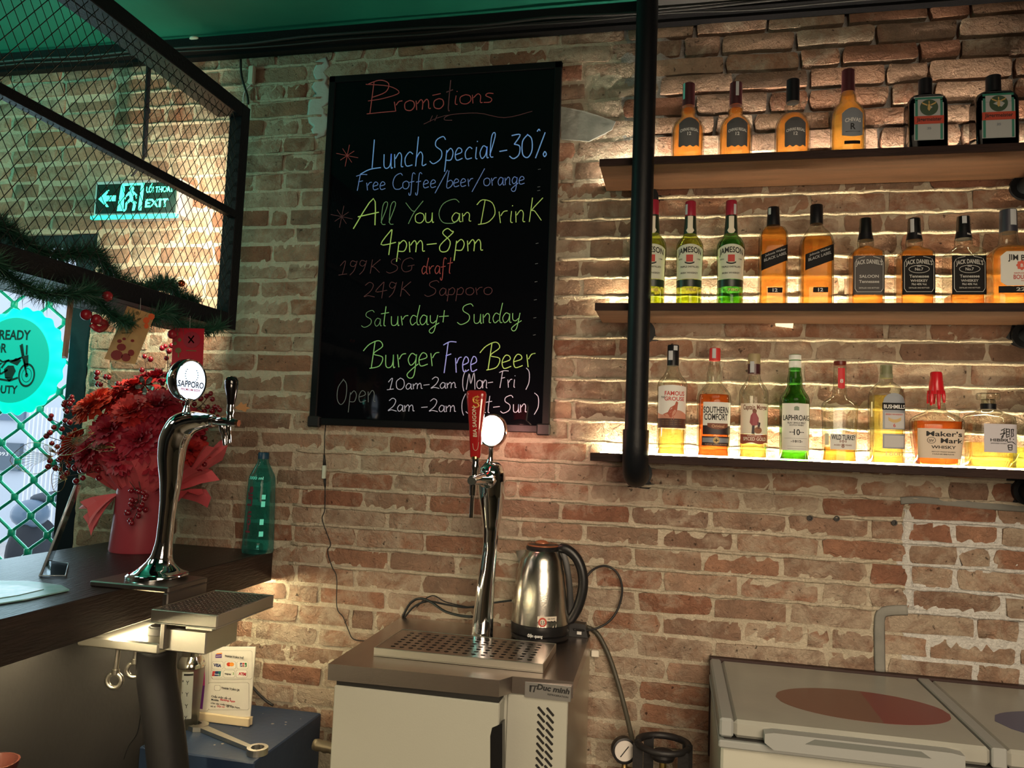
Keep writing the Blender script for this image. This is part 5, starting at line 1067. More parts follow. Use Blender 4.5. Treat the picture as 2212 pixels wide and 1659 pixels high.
def medallion(t, O, c, n, r, face, rim, th=.028):
    n = Vector(n).normalized(); mb = MB(O); mb.lathe([(r * .55, -th), (r * .9, -th * .8), (r * 1.04, -th * .45), (r * 1.05, -.002), (r * 1.0, .003), (r * .93, .001)], c, n, 40, cap=False); mb.add([c - n * th * .9 + (n.orthogonal().normalized() * r * .6 * math.cos(a / 12 * math.pi) + n.cross(n.orthogonal().normalized()) * r * .6 * math.sin(a / 12 * math.pi)) for a in range(24)], [tuple(range(24))])
    mb.build('sign_rim', rim, t, True, auto=40); mb = MB(O); mb.lathe([(r * .94, -.003), (r * .94, 0)], c, n, 40); return mb.build('sign_face', face, t)
fc = medallion(t, O, MDC, nrm, rr, mat('beer_sign_glow', (.9, .95, 1), .4, emis=(.62, .80, 1), estr=1.45), MCR, .045)
sd = Vector((.13, 1, 0)).normalized()
def onface(c, n, s_, u, v, o=.0008): return c + s_ * u + Vector((0, 0, v)) + n * o
for s_, v, h, w_, m, b2 in (('SAPPORO', -15, 13, 78, mat('ink_navy', (.01, .01, .03), .5), .0), ('PREMIUM BEER', -23, 5, 58, mat('ink_red', (.6, .05, .1), .5), 0)):
    mb = MB(O); lettering(mb, s_, lambda a, b, v=v: onface(MDC, nrm, sd, a, v * kk + b), h * kk, w_ * kk, bold=.02); mb.build('lettering', m, t)
mb = MB(O); mb.add([onface(MDC, nrm, sd, (12 if i % 2 == 0 else 5) * kk * math.sin(i * math.pi / 5), (14 + (12 if i % 2 == 0 else 5) * math.cos(i * math.pi / 5)) * kk) for i in range(10)], [tuple(range(10))[::-1]]); mb.build('star', mat('ink_star', (.75, .70, .55), .3, emis=(1, 1, .95), estr=1.2), t)
for s_ in (-1, 1):
    mb = MB(O)
    for i in range(7):
        a = -1.2 + i * .32; c_ = (s_ * 19 * math.cos(a), 12 + 17 * math.sin(a)); mb.add([onface(MDC, nrm, sd, (c_[0] + dx) * kk, (c_[1] + dy) * kk) for dx, dy in ((-2, 0), (0, 1.6), (2, 0), (0, -1.6))], [(3, 2, 1, 0)])
    mb.build('wreath', mat('ink_blue_grey', (.15, .30, .40), .5), t)
# clamp below the tower
tC = thing('counter_clamp', 'brushed steel clamp with two eye bolts holding the tower to the counter edge', 'clamp', (-1.235, -.68, .97)); OC = Vector((-1.235, -.68, .97))
mb = MB(OC); mb.bbox(-1.452, -1.224, -.765, -.60, 1.1056, 1.1199, .003); mb.build('upper_plate', MSSD, tC)
mb = MB(OC); mb.bbox(-1.240, -1.2245, -.765, -.60, .968, 1.1052, .003); mb.build('side_plate', MSSD, tC)
mb = MB(OC); mb.bbox(-1.475, -1.2405, -.765, -.585, .955, .982, .004); mb.build('lower_plate', MSS, tC)
mb = MB(OC); mb.bbox(-1.239, -1.12, -.75, -.61, .962, 1.018, .003); mb.build('tray_arm', MSS, tC)
mb = MB(OC); mb.cyl((-1.30, -.68, .983), (-1.30, -.68, 1.0), .030, 16); mb.cyl((-1.30, -.68, .995), (-1.30, -.68, 1.0035), .024, 16); mb.build('hose_nut', mat('nut_grey', (.10, .095, .09), .5), tC, True, auto=40)
for (x, yt, xr, yr) in ((258, 1385, 247, 1470), (297, 1385, 290, 1447)):
    c = W(xr, yr, -.70); tp = W(x, yt, -.70); k = mpp(c); R = 15 * k
    mb = MB(OC); mb.cyl(tp, c + (tp - c).normalized() * R * 1.25, 5 * k, 12); mb.build('bolt_shank', MSS, tC, True, auto=50)
    mb = MB(OC); pts = [c + Vector((R * math.cos(a * math.pi / 12), R * .25 * math.cos(a * math.pi / 12), R * math.sin(a * math.pi / 12))) for a in range(25)]; mb.tube(pts, 5 * k, 10); mb.cyl(c + (tp - c).normalized() * R * .95, c + (tp - c).normalized() * R * 1.6, 8 * k, 12); mb.build('eye_ring', MSS, tC, True, auto=60)
def perforated(t, O, x0, x1, y0, y1, z, nx, ny, r, m, nm='perforated_plate'):
    """plate with real round holes"""
    mb = MB(O); dx = (x1 - x0) / nx; dy = (y1 - y0) / ny
    for i in range(nx):
        for j in range(ny):
            cx, cy = x0 + dx * (i + .5), y0 + dy * (j + .5); sq = []; ci = []
            for q in range(12):
                a = q * math.pi / 6 + math.pi / 12; c_, s_ = math.cos(a), math.sin(a); f = 1 / max(abs(c_), abs(s_)); sq.append((cx + c_ * f * dx / 2, cy + s_ * f * dy / 2, z)); ci.append((cx + c_ * r, cy + s_ * r, z))
            lo = [(p[0], p[1], z - .0018) for p in ci]
            mb.add(sq + ci + lo, [(q, (q + 1) % 12, 12 + (q + 1) % 12, 12 + q) for q in range(12)] + [(12 + q, 12 + (q + 1) % 12, 24 + (q + 1) % 12, 24 + q) for q in range(12)])
            cor = [(cx - dx / 2, cy - dy / 2, z), (cx + dx / 2, cy - dy / 2, z), (cx + dx / 2, cy + dy / 2, z), (cx - dx / 2, cy + dy / 2, z)]
            for cc in cor:
                n2 = sorted(sq, key=lambda p: (p[0] - cc[0]) ** 2 + (p[1] - cc[1]) ** 2)[:2]; tri = [cc, n2[0], n2[1]]
                v1 = Vector(tri[1]) - Vector(tri[0]); v2 = Vector(tri[2]) - Vector(tri[0])
                if v1.cross(v2).z < 0: tri = [tri[0], tri[2], tri[1]]
                mb.add(tri, [(0, 1, 2)])
    return mb.build(nm, m, t, kind='stuff' if False else None)
tD = thing('drip_tray', 'steel drip tray with dark perforated plate hanging off the counter clamp', 'drip tray', (-1.14, -.69, 1.045)); OD = Vector((-1.14, -.69, 1.045))
x0, x1, y0, y1 = -1.232 + .010, -1.046, -.828, -.565
mb = MB(OD); mb.bbox(x0, x1, y0, y1, 1.047, 1.050, .001); mb.bbox(x0, x1, y0, y0 + .004, 1.0505, 1.080, .0015); mb.bbox(x0, x1, y1 - .004, y1, 1.0505, 1.080, .0015); mb.bbox(x0, x0 + .004, y0 + .0045, y1 - .0045, 1.0505, 1.080, .0015); mb.bbox(x1 - .004, x1, y0 + .0045, y1 - .0045, 1.0505, 1.080, .0015); mb.build('tray', MSS, tD)
mb = MB(OD); mb.bbox(x0 + .04, x1 - .06, y0 + .08, y1 - .05, 1.0185, 1.0465, .002); mb.build('support', MSS, tD)
perforated(tD, OD, x0 + .005, x1 - .005, y0 + .005, y1 - .005, 1.078, 13, 18, .0042, MSSD)
# insulated beer line below the clamp
pt = [(-1.303, -.68, .9545)] + [tuple(W(x, y, -.67)) for x, y in ((338, 1450), (350, 1540), (362, 1640), (385, 1900))]
mb = MB(); mb.tube(catmull(pt, 4), .049, 20); tag(mb.build('beer_line', mat('foam_black', (.010, .009, .010), .55, bump=.2, bscale=60), None, True), 'thick black insulated beer line dropping from the clamp to the floor', 'hose')
# ------------------------------------------------------------------ steel topped beer fridge
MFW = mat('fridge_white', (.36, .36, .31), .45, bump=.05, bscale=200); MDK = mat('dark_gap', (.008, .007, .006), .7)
O = Vector((-.56, -.30, 0)); t = thing('beer_fridge', 'beer fridge with brushed steel top and pale grey-white door', 'fridge', O)
mb = MB(O); zt, zb = .923, .882
top = [(-.868, -.588), (-.416, -.575), (-.392, -.533), (-.238, -.525), (-.250, -.025), (-.876, -.025)]
mb.prism([(x, y, zb) for x, y in top], (0, 0, zt - zb)); mb.build('steel_top', mat('top_steel', (.50, .43, .40), .26, 1.0, bump=.10, bscale=90, stretch=(2, 12, 12)), t)
mb = MB(O); mb.box(-.850, -.252, -.52, -.03, .03, .8815); mb.build('body', MFW, t)
mb = MB(O); mb.bbox(-.852, -.412, -.580, -.5205, .06, .868, .003); mb.build('door', MFW, t)
mb = MB(O); mb.box(-.848, -.415, -.575, -.5205, .8685, .8812); mb.build('door_gap_shade', MDK, t)  # dark filler painted as the shade in the gap above the door
mb = MB(O); mb.bbox(-.404, -.250, -.5205 - .006, -.5205 - .0004, .06, .878, .002); mb.build('side_panel', MFW, t)
mb = MB(O); mb.box(-.2515, -.2495, -.52, -.03, .03, .878); mb.build('steel_side', MSS, t)
def fp(x, y, Y): return W(x, y, Y)
mb = MB(O); mb.prism([fp(x, y, -.5808) for x, y in ((1059, 1700), (1085, 1700), (1085, 1562), (1077, 1566), (1063, 1572), (1059, 1590))][::-1], (0, .03, 0)); mb.build('door_handle', mat('handle_plastic', (.006, .006, .007), .3), t)
mb = MB(O); mb.bbox(fp(1134, 1490, -.529).x, fp(1234, 1490, -.529).x, -.5335 + .0, -.5270, fp(1134, 1506, -.529).z + .001, fp(1134, 1471, -.529).z - .001, .001); pl = mb.build('name_plate', mat('plate_silver', (.48, .47, .46), .3, .8), t)
mb = MB(O); c = fp(1194, 1494, -.5340); lettering(mb, 'Duc minh', lambda u, v: (c.x + u + v * .25, -.5342, c.z + v - u * .045), .0125, .082, bold=.04); mb.build('lettering', PIK, pl); pl
mb = MB(O); c2 = fp(1205, 1505, -.5340); lettering(mb, 'REFRIGERATION', lambda u, v: (c2.x + u, -.5342, c2.z + v - u * .045), .0042, .052, bold=.02); mb.build('lettering', PIK, pl)
mb = MB(O)
c3 = fp(1152, 1489, -.534)
for pts in ([(-.010, .008), (-.004, .008), (-.006, -.008), (-.010, -.006)], [(-.001, -.007), (.003, -.007), (.006, .007), (.003, .007)], [(-.010, .009), (.010, .010), (.010, .0075), (-.008, .0065)]): mb.add([(c3.x + a, -.5342, c3.z + b) for a, b in pts], [tuple(range(4))])
mb.build('emblem', PIK, pl)
for r in range(9):
    for cx_, dy in ((1169.5, 0), (1188.5, 2)):
        p = fp(cx_ - (r * .6), 1536 + dy + r * 15.6, -.5275); d = Vector((.0085, 0, -.0085)); n_ = Vector((.0022, 0, .0022)); mb = MB(O); q = [p - d - n_, p + d - n_, p + d * 1.12, p + d + n_, p - d + n_, p - d * 1.12]
        mb.prism(q, (0, .004, 0)); mb.build('vent_slot_shade', MDK, t)  # dark raised plates stand in for the shade inside the slots
# drip tray on the fridge
tD = thing('drip_tray', 'long steel drip tray with round holes on the beer fridge', 'drip tray', (-.555, -.37, .9235)); OD = Vector((-.555, -.37, .9235))
x0, x1, y0, y1 = -.787, -.322, -.482, -.262; zt = .946
mb = MB(OD); mb.box(x0, x1, y0, y1, .924, .926); mb.bbox(x0, x1, y0, y0 + .003, .9262, zt, .001); mb.bbox(x0, x1, y1 - .003, y1, .9262, zt, .001); mb.bbox(x0, x0 + .003, y0 + .0032, y1 - .0032, .9262, zt, .001); mb.bbox(x1 - .003, x1, y0 + .0032, y1 - .0032, .9262, zt, .001); mb.build('tray', MSS, tD)
perforated(tD, OD, x0 + .03, x1 - .03, y0 + .02, y1 - .02, zt - .0012, 16, 7, .0068, mat('plate_steel', (.42, .36, .34), .25, 1.0))
for a in ((x0 + .003, x1 - .003, y0 + .003, y0 + .02), (x0 + .003, x1 - .003, y1 - .02, y1 - .003), (x0 + .003, x0 + .03, y0 + .02, y1 - .02), (x1 - .03, x1 - .003, y0 + .02, y1 - .02)):
    mb = MB(OD); mb.box(a[0], a[1], a[2], a[3], zt - .0028, zt - .0012); mb.build('plate_border', mat('plate_steel'), tD)
mb = MB(OD); mb.box(x0 + .004, x1 - .004, y0 + .004, y1 - .004, .9262, .9268); mb.build('tray_hole_shade', MDK, tD)  # dark sheet added as the shade seen through the holes
# tower on the fridge
YU = -.215; O = W(1040, 1378, YU); O.z = .9235; t = thing('beer_tower', 'chrome beer tower with a tall red handle and glowing round sign on the fridge', 'beer tower', O)
kk = mpp(O)
CL = [(1040, 1381, 25), (1043, 1345, 23), (1048, 1276, 20), (1055, 1213, 17), (1059, 1175, 16), (1061, 1140, 18), (1062, 1107, 23), (1062, 1070, 29), (1062, 1044, 31), (1062, 1022, 30), (1061, 1008, 25), (1060, 1000, 16), (1060, 997, 6)]
P = catmull([W(x, y, YU) for x, y, r in CL], 4); P[0].z = .9238; RR = []
for i in range(len(CL) - 1):
    for j in range(4): RR.append((CL[i][2] * (1 - j / 4) + CL[i + 1][2] * j / 4) * kk)
RR.append(6 * kk); mb = MB(O); mb.tube(P, RR, 30); mb.build('column', MCR, t, True, auto=75)
YH = -.345
def tb(nm, pts, rs, m=MCR, n=16): mb = MB(O); mb.tube([W(x, y, Y) for x, y, Y in pts], [r * kk for r in rs], n); return mb.build(nm, m, t, True, auto=50)
tb('tap_shank', [(1062, 1036, YU), (1050, 1036, -.27), (1046, 1036, -.275), (1036, 1035, -.32)], [21, 18, 13, 12]); tb('tap_body', [(1040, 1034, -.31), (1028, 1036, YH), (1020, 1038, -.37)], [13, 11, 10])
tb('end_screw', [(1020, 1038, -.37), (1018, 1039, -.378)], [9, 8.5], mat('slot_grey', (.12, .13, .12), .35, .7)); tb('wing_nut', [(1034, 1035, -.335), (1064, 1036, -.33)], [4.5, 5])
tb('spout', [(1022, 1040, YH), (1021, 1070, YH), (1020.5, 1071, YH), (1018, 1118, YH)], [8.5, 7.5, 5, 5]); tb('lever_collar', [(1025, 1036, YH), (1026, 1018, YH), (1026, 1008, YH), (1027, 1000, YH), (1027, 990, YH)], [8, 6.5, 9, 7, 8.5]); tb('brass_ring', [(1027, 991, YH), (1027, 986, YH)], [9, 9], mat('brass', (.65, .48, .18), .25, 1))
mb = MB(O); R = []
for y, w_, d_ in ((988, 10, .010), (984, 11, .011), (920, 14.5, .013), (870, 19.5, .015), (852, 21.5, .014), (846, 20, .012), (843, 15, .006)):
    cx_ = 1027 + (988 - y) * .018; c = W(cx_, y, YH); n = 20; R.append([(c.x + ss(w_ * kk, d_, 3.6, 2 * math.pi * j / n)[0], c.y + ss(w_ * kk, d_, 3.6, 2 * math.pi * j / n)[1], c.z) for j in range(n)])
mb.rings(R); hd = mb.build('tap_handle', mat('handle_red', (.30, .012, .012), .18, coat=1), t, True, auto=60)
a0 = W(1031, 944, YH); a1 = W(1028.5, 884, YH)
mb = MB(O); lettering(mb, 'BIA SAIGON', lambda u, v: (a0.x - v + (a1.x - a0.x) * u / .085 + .003, YH - .0158 - .001 * u / .085, a0.z + u), 8.0 * kk, 62 * kk, align='l', bold=.02); mb.build('lettering', mat('print_gold_pale', (.55, .45, .32), .5), hd)
mb = MB(O); dg = [(1022, 876), (1027, 880), (1034, 877), (1031, 871), (1024, 869), (1022, 862), (1028, 857), (1035, 858)]
mb.tube(catmull([W(x, y, YH - .0155) for x, y in dg], 4), [(.0008, .0022)] * 29, 6)
for x, y in ((1036, 864), (1037, 871), (1021, 858), (1032, 853)): mb.tube([W(1029, 866, YH - .0155), W(x, y, YH - .0155)], [.0018, .0006], 5)
mb.build('dragon_emblem', mat('emblem_gold', (.55, .30, .06), .4, .4), hd)
mb = MB(O); mb.tube(catmull([W(x, y, YH - .0135) for x, y in ((1021, 958), (1023, 970), (1028, 973), (1032, 968), (1034, 955))], 4), .0006, 5); mb.build('line_print', mat('print_gold_pale'), hd)
MDC = W(1062, 930, -.235); rr = 35 * mpp(MDC); medallion(t, O, MDC, (-.40, -.92, 0), rr, mat('beer_sign_bright', (1, .9, .9), .4, emis=(1, .80, .74), estr=26), mat('sign_rim_copper', (.85, .55, .50), .15, 1.0), .026)
n_ = Vector((-.40, -.92, 0)).normalized(); mb = MB(O); mb.lathe([(rr * .62, -.0285), (rr * .62, -.0265)], MDC, n_, 32); mb.build('added_back_glow', mat('added_pink_glow', (1, .5, .45), .5, emis=(1, .42, .34), estr=75), t)  # glowing disc added behind the sign to throw pink on the wall
tb('sign_stem', [(1058, 1002, -.225), (1060, 985, -.225), (1061, 966, -.232)], [9, 5, 6])
# kettle
O = WZ(1166, 1376, .9235); O.z = .9238; YK = O.y; k = mpp(O); t = thing('electric_kettle', 'brushed steel electric kettle with black handle standing on the beer fridge', 'kettle', O)
def kz(y): return W(1166, y, YK).z - O.z
mb = MB(); mb.lathe([(.083, 0), (.088, .004), (.089, .014), (.084, .018), (.06, .0185)], n=40); mb.build('power_base', mat('kettle_black', (.010, .010, .011), .35), t, True, auto=40)
mb = MB(); mb.lathe([(62 * k, .0190), (63.5 * k, .024), (63 * k, kz(1342)), (60 * k, kz(1341))], n=40); mb.build('black_foot', mat('kettle_black'), t, True, auto=40)
mb = MB(); mb.lathe([(62.5 * k, kz(1341)), (62.6 * k, kz(1330)), (61 * k, kz(1300)), (59 * k, kz(1270)), (54.5 * k, kz(1235)), (47 * k, kz(1205)), (38 * k, kz(1189)), (35 * k, kz(1186))], n=48)
mb.build('steel_body', mat('kettle_steel', (.60, .58, .52), .22, 1.0, bump=.05, bscale=200), t, True, auto=50)
mb = MB(); mb.lathe([(36 * k, kz(1187)), (37 * k, kz(1182)), (33 * k, kz(1176)), (12 * k, kz(1173))], n=32); mb.build('lid', mat('kettle_black'), t, True, auto=40)
mb = MB(); ring_ = [(33 * k * math.cos(a * math.pi / 16), 33 * k * math.sin(a * math.pi / 16), kz(1177)) for a in range(33)]; mb.tube(ring_, .0028, 6); mb.build('lid_ring', mat('copper_brown', (.32, .11, .05), .35, .3), t, True)
mb = MB(); mb.ball((-.004, 0, kz(1173)), .020, 14, 8, sc=(1.1, .8, .5)); mb.build('lid_knob', mat('copper_brown'), t, True)
mb = MB(); mb.add([(-58 * k, -.014, kz(1192)), (-36 * k, -.022, kz(1188)), (-36 * k, .022, kz(1188)), (-58 * k, .014, kz(1192)), (-46 * k, 0, kz(1238)), (-61 * k, 0, kz(1190))], [(5, 0, 1, 2, 3), (5, 4, 0), (0, 4, 1), (3, 4, 5), (2, 4, 3), (1, 4, 2)]); mb.build('spout', mat('kettle_steel'), t)
hp = catmull([(x, y) and ((x - 1166) * k, 0, kz(y)) for x, y in ((1192, 1182), (1218, 1183), (1240, 1200), (1253, 1228), (1256, 1262), (1248, 1300), (1236, 1325), (1222, 1342))], 5)
mb = MB(); mb.tube(hp, [(.010, .011)] * 3 + [(.013, .0155)] * (len(hp) - 6) + [(.012, .011)] * 3, 12); mb.build('handle', mat('kettle_black'), t, True, auto=60)
mb = MB(); mb.tube([(38 * k, 0, kz(1190)), (47 * k, 0, kz(1215)), (54 * k, 0, kz(1250)), (59 * k, 0, kz(1295)), (61 * k, 0, kz(1338))], [(.006, .018)] * 5, 10); mb.build('handle_backing', mat('kettle_black'), t, True, auto=60)
def kp(u, y, off=.0012):       # on the steel wall near the front, u px from the middle
    r = 61.6 * k + off; a = -math.pi / 2 + u * k / r; return (r * math.cos(a), r * math.sin(a), kz(y))
mb = MB(); V = [kp(4 + 42 * i / 6, y, .0012) for i in range(7) for y in (1341, 1318)]; mb.add(V, [(2 * i, 2 * i + 2, 2 * i + 3, 2 * i + 1) for i in range(6)]); sk = mb.build('sticker', mat('sticker_cream', (.62, .55, .45), .6), t)
mb = MB(); mb.add([kp(15 + 9 * math.cos(a * math.pi / 10), 1330 + 10 * math.sin(a * math.pi / 10), .0018) for a in range(20)], [tuple(range(20))[::-1]]); mb.build('round_mark', mat('mark_red', (.45, .06, .04), .6), sk)
mb = MB(); mb.add([kp(15 + 5.5 * math.cos(a * math.pi / 10), 1330 + 6.5 * math.sin(a * math.pi / 10), .0022) for a in range(20)], [tuple(range(20))[::-1]]); mb.build('round_mark_centre', mat('sticker_cream'), sk)
mb = MB(); lettering(mb, '5.5', lambda u, v: kp(15 + u, 1334 - v, .0026), 7, 8, bold=.02); lettering(mb, 'GIA DUNG', lambda u, v: kp(34 + u, 1324 - v, .0018), 3.2, 17, bold=.02); lettering(mb, 'AN TOAN', lambda u, v: kp(34 + u, 1330 - v, .0018), 3, 17, bold=.02); mb.build('lettering', PIK, sk)
mb = MB()
def kb(u, v): r = 63.4 * k + .0014; a = -math.pi / 2 + u / r; return (r * math.cos(a), r * math.sin(a), kz(1362) + v)
lettering(mb, 'điện quang', lambda u, v: kb(u, v), .0085, .046, bold=.03); mb.build('lettering', PWK, t)
# power strip block behind the kettle and the cables
O2 = W(1250, 1352, -.07); O2.z = .9235; t = thing('plug_block', 'small black plug block with a white sticker behind the kettle', 'plug', O2)
mb = MB(O2); mb.hexa([(O2.x - .035, -.075, .9235), (O2.x + .03, -.075, .9235), (O2.x + .03, -.03, .9235), (O2.x - .035, -.03, .9235), (O2.x - .03, -.07, .965), (O2.x + .02, -.07, .962), (O2.x + .02, -.035, .962), (O2.x - .03, -.035, .965)]); mb.build('housing', mat('kettle_black'), t)
mb = MB(O2); mb.box(O2.x - .004, O2.x + .010, -.0765, -.0752, .932, .946); mb.build('sticker', PWK, t)
def cable(nm, label, pts, r, m=MCB, cat='cable', grp=None):
    mb = MB(); mb.tube(catmull([W(x, y, Y) for x, y, Y in pts], 5), r, 7); return tag(mb.build(nm, m, None, True), label, cat, grp)
cable('kettle_cable', 'black kettle cord looping against the wall right of the kettle', [(1252, 1275, -.05), (1275, 1236, -.03), (1305, 1222, -.03), (1332, 1236, -.03), (1344, 1270, -.03), (1337, 1310, -.03), (1318, 1340, -.04), (1290, 1357, -.05), (1262, 1362, -.07), (1240, 1360, -.10)], .0034)
cable('power_cable', 'thick black cable arching off the back left of the fridge top', [(870, 1332, -.02), (885, 1305, -.025), (905, 1293, -.03), (930, 1300, -.05), (960, 1320, -.08), (995, 1330, -.12), (1020, 1332, -.14)], .0042)
cable('power_cable', 'thinner black cable running behind the beer tower to the kettle', [(873, 1335, -.02), (895, 1310, -.03), (925, 1299, -.03), (965, 1306, -.03), (1010, 1312, -.03), (1060, 1303, -.04), (1105, 1297, -.05)], .0032)
cable('power_cable', 'thin black wire with a high loop above the other cables', [(900, 1312, -.03), (918, 1294, -.03), (938, 1287, -.03), (962, 1300, -.03), (1000, 1309, -.03), (1035, 1315, -.03)], .0018)
O3 = W(702, 922, -.012); t = thing('board_cable', 'thin black wire with an inline connector hanging from the board down the wall', 'cable', O3)
pts = [(1015, -60), (1012, 0), (1011, 160)]; f = lambda a: (420 + a[0] / 3.606, 940 + a[1] / 3.606)
mb = MB(O3); mb.tube([W(704, 915, -.012)] + [W(*f(p), -.012) for p in ((1015, 0), (1012, 160))], .0014, 6); mb.build('wire', MCB, t, True)
mb = MB(O3); mb.tube(catmull([W(*f(p), -.011) for p in ((1018, 405), (1015, 580), (995, 650), (1030, 760), (1062, 850), (1038, 905), (1070, 1020), (1108, 1110), (1110, 1340), (1160, 1420), (1200, 1520), (1240, 1590), (1345, 1603))], 5), .0016, 6); mb.build('wire', MCB, t, True)
for a, b, r, m, n_ in (((1012, 155), (1013, 235), .006, MCB, 'plug'), ((1015, 340), (1018, 405), .005, MCB, 'plug')): mb = MB(O3); mb.tube([W(*f(a), -.012), W(*f(b), -.012)], [r * .5, r] if a[1] < 200 else [r, r * .5], 8); mb.build(n_, m, t, True)
c0_ = W(*f((1013, 235)), -.012); c1_ = W(*f((1014, 340)), -.012); mb = MB(O3); mb.bbox(c0_.x - .006, c0_.x + .006, -.018, -.006, c1_.z, c0_.z, .002); mb.build('connector', mat('connector_white', (.5, .58, .5), .4), t)
cable('gas_hose', 'dull grey-green hose curving from behind the kettle down to the gauge', [(1262, 1352, -.015), (1290, 1368, -.02), (1315, 1415, -.03), (1335, 1475, -.05), (1350, 1530, -.08), (1362, 1580, -.12), (1368, 1610, -.15)], .0075, mat('hose_olive', (.055, .05, .035), .5), 'hose')
# dirty wall clip by the hose
mb = MB(); c = W(1286, 1411, -.01); mb.bbox(c.x - .012, c.x + .012, -.02, -.002, c.z - .010, c.z + .010, .002); tag(mb.build('hose_clip', mat('pale_plastic')), 'small pale clip fixing the hose to the wall right of the fridge', 'clip')
# black gas cylinder and gauge
YG = -.22; O = W(1432, 1640, YG); zc = O.z; O.z = 0; t = thing('gas_cylinder', 'black gas cylinder with carrying collar, between the fridge and the freezer', 'cylinder', O)
MGC = mat('cylinder_black', (.012, .011, .012), .5, bump=.3, bscale=60); k = mpp((O.x, O.y, zc)); R0 = 54 * k
mb = MB(); mb.lathe([(.10, 0), (.105, .02), (.105, zc - .14), (.09, zc - .10), (.04, zc - .075), (.02, zc - .07)], n=28); mb.build('tank', MGC, t, True, auto=50)
mb = MB()
for (a0_, a1_) in ((-.2, 3.4),):
    pts = [(R0 * math.cos(a), R0 * math.sin(a) * .9, zc + .042) for a in [a0_ + (a1_ - a0_) * i / 24 for i in range(25)]]; mb.tube(pts, .010, 8)
mb.build('collar_ring', MGC, t, True)
mb = MB(); mb.tube([(R0 * math.cos(a), -R0 * .9 * math.sin(a), zc + .042 - .004 * math.sin(a)) for a in [i * math.pi / 16 for i in range(17)]], .009, 8); mb.build('collar_ring', MGC, t, True)
for a in (.3, 2.2, 3.3, 5.6): mb = MB(); mb.box(R0 * math.cos(a) - .014, R0 * math.cos(a) + .014, R0 * math.sin(a) * .9 - .004, R0 * math.sin(a) * .9 + .004, zc - .10, zc + .040); mb.build('collar_post', MGC, t)
mb = MB(); mb.lathe([(.016, -.075), (.014, -.03), (.010, -.028), (.010, -.004)], (0, 0, zc), n=14); mb.build('valve_stem', mat('brass'), t, True, auto=40)
mb = MB(); mb.lathe([(.012, -.004), (.030, .0), (.034, .010), (.028, .022), (.010, .026)], (0, 0, zc), n=18); mb.build('valve_knob', MGC, t, True, auto=40)
c = W(1349, 1622, -.20); t = thing('pressure_gauge', 'small round pressure gauge with a white dial at the foot of the wall', 'gauge', c); n_ = Vector((.28, -.96, .05)).normalized(); k = mpp(c)
mb = MB(); mb.lathe([(24 * k, -.03), (27 * k, -.02), (27 * k, .004), (23 * k, .005), (22 * k, .001)], (0, 0, 0), n_, 28); mb.build('case', mat('gauge_black', (.01, .009, .01), .4), t, True, auto=40)
mb = MB(); mb.lathe([(21.5 * k, .0), (21.5 * k, .0022)], (0, 0, 0), n_, 28); mb.build('dial', mat('dial_white', (.60, .56, .52), .5), t)
mb = MB(); u_ = Vector((.96, .28, 0)); mb.prism([n_ * .003 + u_ * a + Vector((0, 0, b)) for a, b in ((-.013, -.015), (-.011, -.017), (.012, .012), (.010, .014))], n_ * .0008); mb.build('needle', PIK, t)
mb = MB(); mb.cyl((0, .02, -.03), (.0, .02, -.10), .008, 10); mb.tube([(0, .02, -.06), (.06, .02, -.06), (.10, .01, -.07)], .010, 8); mb.build('valve_fitting', mat('brass_dull', (.25, .17, .07), .4, .9), t, True)
# ------------------------------------------------------------------ chest freezer
O = Vector((.5, -.30, 0)); t = thing('chest_freezer', 'white chest freezer with grey trim and faded red and blue oval prints on its lids', 'freezer', O)
MFZ = mat('freezer_white', (.42, .42, .36), .35, bump=.04); MFG = mat('freezer_grey', (.27, .28, .27), .4); ZL = .885
mb = MB(O); mb.bbox(.118, 1.35, -.56, -.03, .03, .822, .006); mb.build('body', MFZ, t)
mb = MB(O); mb.bbox(.112, 1.355, -.572, -.028, .8225, .840, .003); mb.build('rim_trim', MFG, t)
mb = MB(O); mb.box(.125, 1.34, -.560, -.04, .8402, .8438); mb.build('lid_gap_shade', MDK, t)  # dark filler painted as shade in the gap under the lids
MLID = mat('lid_white', (.30, .30, .265), .30, bump=.05, var=(.27, .27, .24))
mb = MB(O); mb.bbox(.146, .690, -.560, -.034, .844, ZL, .008); mb.build('lid', MLID, t, label='left lid with red print')
mb = MB(O); mb.bbox(.722, 1.34, -.560, -.034, .844, ZL, .008); mb.build('lid', MLID, t, label='right lid with blue print')
mb = MB(O); mb.bbox(.6905, .7215, -.563, -.030, .844, ZL + .002, .003); mb.build('lid_divider', MFG, t)
mb = MB(O); mb.bbox(.114, .1455, -.563, -.030, .844, ZL + .002, .005); mb.build('end_strip', MFG, t)
mb = MB(O); mb.box(.114, 1.34, -.0295, -.006, .60, ZL + .004); mb.build('hinge_rail', mat('rail_brown_black', (.03, .012, .010), .6), t)
def lidoval(cx, cy, rx, ry, m, nm, u0=-1, u1=1, z=ZL + .0002):
    pts = []; n = 28
    for i in range(n + 1): u = u0 + (u1 - u0) * i / n; pts.append((cx + u * rx, cy + ry * math.sqrt(max(0, 1 - u * u)), z))
    lo = [(x, 2 * cy - y, z) for x, y, z_ in pts][::-1]; V = pts + lo; seen = []; [seen.append(p) for p in V if p not in seen]
    mb = MB(O); mb.prism(seen[::-1], (0, 0, .0005)); mb.build(nm, m, t)
lidoval(.470, -.345, .205, .125, mat('print_faded_brown', (.15, .065, .045), .35), 'oval_print', -1, .12); lidoval(.470, -.345, .205, .125, mat('print_faded_red', (.17, .028, .028), .35), 'oval_print', .12, 1)
lidoval(1.02, -.36, .25, .13, mat('print_faded_navy', (.055, .06, .13), .35), 'oval_print')
